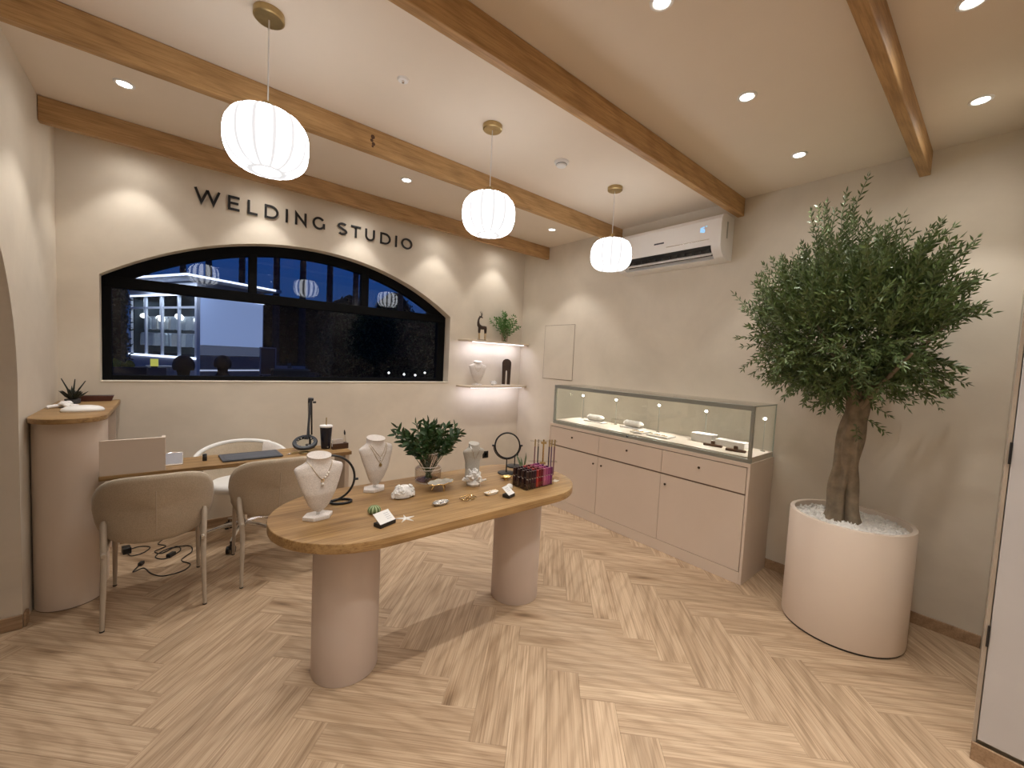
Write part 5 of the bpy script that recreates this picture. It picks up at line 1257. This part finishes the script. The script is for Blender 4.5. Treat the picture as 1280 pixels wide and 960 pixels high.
KC = (0.78, 20.45, -0.06)
t = thing('shop_kiosk', 'lit glass-fronted clothes shop across the dark plaza', 'shop', KC, math.atan2(.448, .894))
KLx, KLy = 2.75, 4.86
g = G(); g.span((0.02, 0.02, 0), (KLx, KLy, 0.14)); g.span((KLx-.1, 0.02, .14), (KLx, KLy, 4.0)); g.span((.02, KLy-.1, .14), (KLx, KLy, 4.0)); obj('walls', g, m_kgrey, t, smooth=False)
obj('base_wall', G().span((0, .02, .14), (.08, KLy, 1.0)), m_kgrey, t, smooth=False)
obj('base_wall', G().span((0.08, 0, .14), (KLx, .08, 1.12)), pm('dark_base', (.20, .205, .22), .6), t, smooth=False)
obj('fascia', G().span((0, 0, 3.52), (.1, KLy, 4.05)), m_kgrey, t, smooth=False); obj('fascia', G().span((.1, 0, 3.52), (KLx, .1, 4.05)), m_kgrey, t, smooth=False)
obj('roof', G().span((-.75, -.75, 4.05), (KLx+.3, KLy+.3, 4.17)), m_kgrey, t, smooth=False)
m_kled = emis('kiosk_led', (.86, .90, 1.0), 1.6)
obj('light_line', G().span((-.03, -.03, 3.50), (0.0, KLy, 3.56)), m_kled, t, smooth=False); obj('light_line', G().span((0, -.03, 3.50), (KLx, 0.0, 3.56)), m_kled, t, smooth=False)
obj('light_line', G().span((-.78, -.78, 4.08), (-.75, KLy, 4.15)), m_kled, t, smooth=False); obj('light_line', G().span((-.75, -.78, 4.08), (KLx, -.75, 4.15)), m_kled, t, smooth=False)
m_kfr = pm('kiosk_frame', (.55, .58, .65), .4)
for y in (0.06, 1.25, 2.45, 3.65, KLy-.06): obj('mullion', G().span((0.0, y-.05, 1.0), (.08, y+.05, 3.52)), m_kfr, t, smooth=False)
obj('light_line', G().span((.1, -.02, .50), (KLx, 0.0, .56)), emis('dim_led', (.7, .74, .85), .5), t, smooth=False)
obj('sill', G().span((-.06, 0, .96), (.08, KLy, 1.04)), m_kled, t, smooth=False)
obj('transom', G().span((0.01, 0, 2.98), (.07, KLy, 3.06)), m_kfr, t, smooth=False)
for i in range(4): obj('shop_pane', G().span((.035, .11+1.2*i, 1.04), (.045, 1.20+1.2*i, 3.52)), m_glass, t, smooth=False)
obj('frosted_panel', G().span((.12, .0, 1.55), (KLx-.05, .05, 3.50)), emis('backlit_frosted', (.30, .39, .60), .55), t, smooth=False)
obj('frosted_panel', G().span((.12, .0, 1.14), (KLx-.05, .05, 1.54)), emis('dim_frosted', (.10, .12, .17), .5), t, smooth=False)
obj('corner_post', G().span((-.02, -.02, .14), (.11, .11, 3.56)), m_kfr, t, smooth=False)
obj('inner_end_wall', G().span((.09, KLy-.16, .14), (1.7, KLy-.105, 4.0)), m_kdark, t, smooth=False); obj('inner_wall', G().span((1.7, .1, .14), (1.8, KLy-.1, 4.0)), m_kdark, t, smooth=False)
for z in (1.35, 2.05): obj('rail', G().span((.34, .3, z+.60), (.38, KLy-.12, z+.64)), m_kfr, t, smooth=False)
obj('counter_unit', G().span((.7, .4, .14), (1.1, KLy-.3, 1.15)), m_kdark, t, smooth=False)
lamp('AREA', (.6, KLy/2, 3.45), 48, (.86, .92, 1.0), t, 1.0, size_y=4.2)
lamp('AREA', (-.4, KLy/2-1.2, 4.0), 75, (.86, .92, 1.0), t, .3, size_y=4.2)
ca, sa = .894, .448
def kw(x, y, z): return (KC[0]+x*ca-y*sa, KC[1]+x*sa+y*ca, KC[2]+z)
m_glob = emis('globe_glow', (1.0, .96, .88), 2.2)
random.seed(31)
base = None
for i, y in enumerate((4.35, 3.45, 2.95, 2.05, 1.65, .75)):
    t = thing('globe_lamp', ('first', 'second', 'third', 'fourth', 'fifth', 'sixth')[i]+' glowing globe pendant from the left inside the distant shop', 'lamp', kw(.28+.16*(i % 2), y, 2.90-.08*(i % 3)), 0, 'globe lamps in the distant shop')
    obj('globe', G().ball((0, 0, -.19), (.14, .14, .11), 16, 10), m_glob, t, ang=80); obj('cord', G().cyl((0, 0, -.08), (0, 0, .9), .012, n=6), m_kfr, t)
gm = {}
for i in range(26):
    row = i % 2; y = .45+4.0*(i//2)/12+random.gauss(0, .04); c = random.choice([(.75, .78, .8), (.6, .66, .72), (.7, .68, .66), (.45, .5, .58), (.75, .78, .8), (.40, .12, .12)])
    if c not in gm:
        mt = pm('garment_%d' % len(gm), c, .9); g = G(); p_ = [(-.03, .0), (-.17, -.06), (-.20, -.52), (.20, -.55), (.17, -.06), (.03, 0)]
        g.add([(-.03, y_, z_) for y_, z_ in p_]+[(.05, y_*1.02, z_) for y_, z_ in p_], [tuple(range(6)), tuple(range(11, 5, -1))]+[(k, (k+1) % 6, 6+(k+1) % 6, 6+k) for k in range(6)])
        gm[c] = mesh('hanging_garment', g, False); gm[c].materials.append(mt)
    o = bpy.data.objects.new('hanging_garment', gm[c]); C.objects.link(o); o.location = kw(.36+random.gauss(0, .03), y, (1.97 if row else 2.67)); o.rotation_euler = (0, 0, math.atan2(.448, .894)+random.gauss(0, .2))
    tag(o, ('reddish' if c[0] < .42 and c[1] < .2 else 'pale')+' garment hanging on a rail inside the distant shop', 'garment', 'garments in the distant shop')

# plaza furniture
t = thing('white_planter', 'low white-painted brick planter in front of the shop', 'planter', (-.10, 18.3, -.28)); 
g = G()
for r in range(9):
    for k in range(5): g.box((-.40+k*.2+(.1 if r % 2 else 0)-.05, 0, .09+r*.1), (.19, .30, .09))
b_ = obj('brick_courses', g, pm('white_brick', (.50, .52, .56), .8, var=.2), t, smooth=False); b_['kind'] = 'stuff'
obj('cap', G().box((0, 0, .975), (1.1, .36, .05)), m_kfr, t)
t = thing('yellow_sign', 'small yellow sign in front of the distant shop', 'sign', (-.42, 17.8, .68)); obj('board', G().box((0, 0, .16), (.20, .02, .24)), emis('yellow_lit_sign', (.75, .70, .12), .55), t); obj('foot', G().box((0, 0, .02), (.16, .10, .04)), m_black, t)
o = obj('sign_shelf', G().box((-.42, 17.8, .31), (.6, .3, .74)), pm('crate_grey', (.12, .12, .13), .8)); tag(o, 'grey crate under the yellow sign outside', 'crate')
t = thing('planter_box', 'dark planter box with yellow and red flowers at the left outside', 'planter', (-.60, 9.0, -.06)); obj('box', G().span((-.55, -.2, 0), (.30, .2, 1.15)), pm('dark_planter', (.035, .035, .04), .7), t, bev=.01)
for x, c, s in ((-.08, (.55, .38, .02), .10), (.08, (.50, .36, .02), .08), (-.25, (.25, .04, .03), .08), (-.36, (.20, .08, .05), .07)): obj('flower_clump', blob(G(), (x, -.02, 1.17), s, int(s*999), .3, sq=.8), pm('flower_%d' % int(x*100), c, .8, var=.4, scale=40), t, ang=80)
t = thing('sign_board', 'dark sign board with a pale frame outside the window', 'board', (1.422, 9.0, -.06)); obj('panel', G().box((0, 0, 1.30), (.25, .03, .50)), pm('slate_blue', (.015, .03, .07), .4), t)
for a, b in (((-.135, -.02, 1.04), (-.118, .02, 1.57)), ((.118, -.02, 1.04), (.135, .02, 1.57)), ((-.135, -.02, 1.55), (.135, .02, 1.57)), ((-.135, -.02, 1.04), (.135, .02, 1.06))): obj('frame_bar', G().span(a, b), pm('pale_bar', (.35, .38, .45), .5), t)
for s in (-.11, .11): obj('leg', G().box((s, 0, .52), (.03, .03, 1.04)), m_black, t)
t = thing('serving_counter', 'low dark outdoor counter to the right of the sign board', 'counter', (1.78, 9.0, -.06)); obj('counter_body', G().box((0, 0, .57), (.62, .4, 1.14)), pm('counter_dark', (.07, .075, .06), .7), t); obj('slab', G().box((0, 0, 1.155), (.68, .46, .03)), pm('counter_top', (.16, .17, .14), .6), t)
for x, w2, lab in ((-.14, .26, 'left'), (.17, .28, 'right')):
    t = thing('glass_box', lab+' small glass box standing on the outdoor counter', 'box', (1.78+x, 9.0, 1.11)); obj('case', G().box((0, 0, .055), (w2, .2, .11)), m_glass, t, smooth=False); obj('content', G().box((0, 0, .03), (w2*.8, .14, .05)), pm('pale_content_'+lab, (.30, .36, .45), .6), t)
for i, (x, y, z) in enumerate(((3.402, 8.0, 1.115), (3.733, 8.0, 1.087), (3.987, 8.0, 1.074), (4.21, 8.0, 1.129))):
    t = thing('bollard_light', ('first', 'second', 'third', 'fourth')[i]+' tiny garden light from the left before the dark hedge', 'light', (x, y, -.06), 0, 'garden lights by the hedge'); obj('post', G().cyl((0, 0, 0), (0, 0, z+.04), .012, n=8), m_black, t); obj('bulb', G().ball((0, 0, z+.06), .022, 10, 8), m_glob, t, ang=80)

# hedges, palms, trees
def hedge(label, x0, x1, y0, y1, z1, n, seed, L=.07, mat=m_hedge):
    t = thing('hedge', label, 'hedge', ((x0+x1)/2, (y0+y1)/2, -.06)); hx_, hy_ = (x1-x0)/2, (y1-y0)/2; rnd = random.Random(seed)
    obj('core', G().span((-hx_+.08, -hy_+.08, 0), (hx_-.08, hy_-.08, z1-.08)), m_hcore, t, smooth=False); g = G()
    for i in range(n):
        q = rnd.random(); x, y, z = rnd.uniform(-hx_, hx_), -hy_+rnd.random()**2*.15, rnd.uniform(.3, z1)
        if q < .25: y, z = rnd.uniform(-hy_, hy_), z1-rnd.random()*.12+.1*math.sin(x*3)
        elif q < .4: x, y = rnd.choice((-hx_, hx_))*(1-.04*rnd.random()), rnd.uniform(-hy_, hy_)
        g.leaf2(Vector((x, y, z)), Vector((rnd.gauss(0, 1), rnd.gauss(-.4, .6), rnd.gauss(.3, .8))), Vector((rnd.gauss(0, 1), -1, rnd.gauss(0, 1))), L*rnd.uniform(.7, 1.4), L*.5)
    f = obj('foliage', g, mat, t, fix=False, ang=180); f['kind'] = 'stuff'
hedge('tall dark hedge on the right outside the window', 2.55, 5.9, 9.1, 10.2, 2.42, 9000, 1)
hedge('dark bush at the left edge of the window view', -1.9, -.62, 10.2, 11.2, 2.6, 3000, 2)
hedge('long dark hedge far behind the shop', 4.1, 30.0, 31.0, 32.5, 4.7, 6000, 3, .2)
hedge('dark hedge far behind the left side of the shop', -14.0, -1.9, 31.0, 32.5, 4.9, 3000, 4, .2)
random.seed(17)
base = None
for i, (x, w2) in enumerate(((-.82, .26), (.42, .28), (1.35, .3), (2.69, .33), (4.13, .36), (5.43, .37), (6.7, .38), (8.22, .38), (10.82, .4))):
    nm = ['first', 'second', 'third', 'fourth', 'fifth', 'sixth', 'seventh', 'eighth', 'ninth'][i]
    t = thing('palm_tree', nm+' palm trunk from the left behind the window', 'tree', (x*1.165, 28.0+.4*(i % 2), -.06), random.random()*6, 'palms behind the window'); prof = []
    for k in range(46):
        z = k*.22; prof += [(w2*.58*(1.05 if k % 2 else .94)*(1-.012*k*.5), z)]
    obj('trunk', G().lathe(prof, 14), m_trunkp, t, ang=60)
for i, (x, y, z, r) in enumerate(((11.6, 36.0, 4.3, 1.8), (15.8, 36.5, 4.9, 2.0), (20.2, 36.0, 4.2, 1.9), (24.8, 37.0, 4.1, 2.1))):
    t = thing('dark_tree', ['rounded dark tree left of the others beyond the hedge', 'tallest dark tree beyond the hedge', 'third dark tree from the left beyond the hedge', 'rightmost dark tree beyond the hedge'][i], 'tree', (x, y, -.06), 0, 'dark trees beyond the hedge')
    obj('trunk', G().cyl((0, 0, 0), (0, 0, z), .18, .1, 8), m_trunkp, t); rnd = random.Random(i); g = blob(G(), (0, 0, z+.4), r*.8, i, .15)
    for k in range(700):
        zz = rnd.uniform(-1, 1); a = rnd.random()*2*PI; q = math.sqrt(1-zz*zz); p = Vector((q*math.cos(a), q*math.sin(a), zz*.8))*r*rnd.uniform(.75, 1.0)+Vector((0, 0, z+.4)); g.leaf2(p, Vector((rnd.gauss(0, 1), rnd.gauss(0, 1), rnd.gauss(0, 1))), Vector((0, 0, 1)), .3, .12)
    obj('crown', g, m_hcore, t, fix=False, ang=180)

# two people sitting outside with their backs to the window
def person(label, x, y, rz, wide, hairw):
    s0 = thing('stool', 'black stool under the '+('left' if x < .3 else 'right')+' seated person outside', 'stool', (x, y, -.06), rz); obj('seat', G().lathe([(0.0005, .52), (.18, .52), (.19, .545), (.18, .56), (.0005, .56)], 24), m_black, s0)
    for k in range(4): a = PI/4+k*PI/2; obj('leg', G().cyl((.12*math.cos(a), .12*math.sin(a), .52), (.17*math.cos(a), .17*math.sin(a), 0), .014, n=8), m_black, s0)
    t = thing('person', label, 'person', (x, y, -.06), rz)
    V = {'pelvis': (0, 0, .655, .125), 'waist': (0, .01, .80, .118), 'chest': (0, .0, .98, .128), 'up': (0, -.005, 1.09, .105), 'neck': (0, .0, 1.175, .052), 'skull': (0, .02, 1.25, .066), 'head': (0, .03, 1.32, .086), 'top': (0, .02, 1.385, .062)}
    E_ = [('pelvis', 'waist'), ('waist', 'chest'), ('chest', 'up'), ('up', 'neck'), ('neck', 'skull'), ('skull', 'head'), ('head', 'top')]
    for s, q in ((-1, 'l'), (1, 'r')):
        V.update({q+'sh': (s*.165*wide, -.005, 1.075, .062), q+'el': (s*.235*wide, .04, .82, .046), q+'wr': (s*.15, .24, .76, .034), q+'ha': (s*.11, .32, .745, .030), q+'hip': (s*.095, .03, .645, .095), q+'kn': (s*.12, .42, .60, .062), q+'an': (s*.12, .42, .12, .045), q+'to': (s*.13, .56, .045, .036)})
        E_ += [('up', q+'sh'), (q+'sh', q+'el'), (q+'el', q+'wr'), (q+'wr', q+'ha'), ('pelvis', q+'hip'), (q+'hip', q+'kn'), (q+'kn', q+'an'), (q+'an', q+'to')]
    ks = list(V); me = bpy.data.meshes.new('body'); me.from_pydata([V[k][:3] for k in ks], [(ks.index(a), ks.index(b)) for a, b in E_], []); me.materials.append(m_cloth)
    o = bpy.data.objects.new('body', me); C.objects.link(o); o.parent = t
    md = o.modifiers.new('skin', 'SKIN'); md.use_smooth_shade = True
    for i, k in enumerate(ks): me.skin_vertices[0].data[i].radius = (V[k][3], V[k][3]*.9); me.skin_vertices[0].data[i].use_root = (k == 'pelvis')
    sb = o.modifiers.new('sub', 'SUBSURF'); sb.levels = 2; sb.render_levels = 2
    g = G(); g.grid(lambda u, v: (hairw*math.cos(2*PI*u)*math.sin(PI*(.02+.62*v)), .02-.005+.108*math.sin(2*PI*u)*math.sin(PI*(.02+.62*v))-.012, 1.315+.118*math.cos(PI*(.02+.62*v))), 28, 16, cu=True)
    obj('hair', g, m_hair, t, ang=80)
    for s in (-1, 1):
        for k in range(5):
            bx = s*.11+(k-2)*.013; obj('finger', G().tube([(bx, .325, .748), (bx*1.02, .355-abs(k-2)*.004, .742), (bx*1.02, .378-abs(k-1.5)*.006, .728)], [.0085, .008, .0055], 8), m_skin, t)
    g = G(); g.tube([(0, .118, 1.325), (0, .140, 1.295), (0, .118, 1.288)], [.008, .014, .010], 8); obj('nose', g, m_skin, t)
    return t
person('person with dark hair sitting outside the window, left of two, seen from behind', .109, 5.9, 0.1, 1.05, .102)
person('person with dark hair sitting outside the window, right of two, seen from behind', .536, 6.75, -0.1, .92, .100)
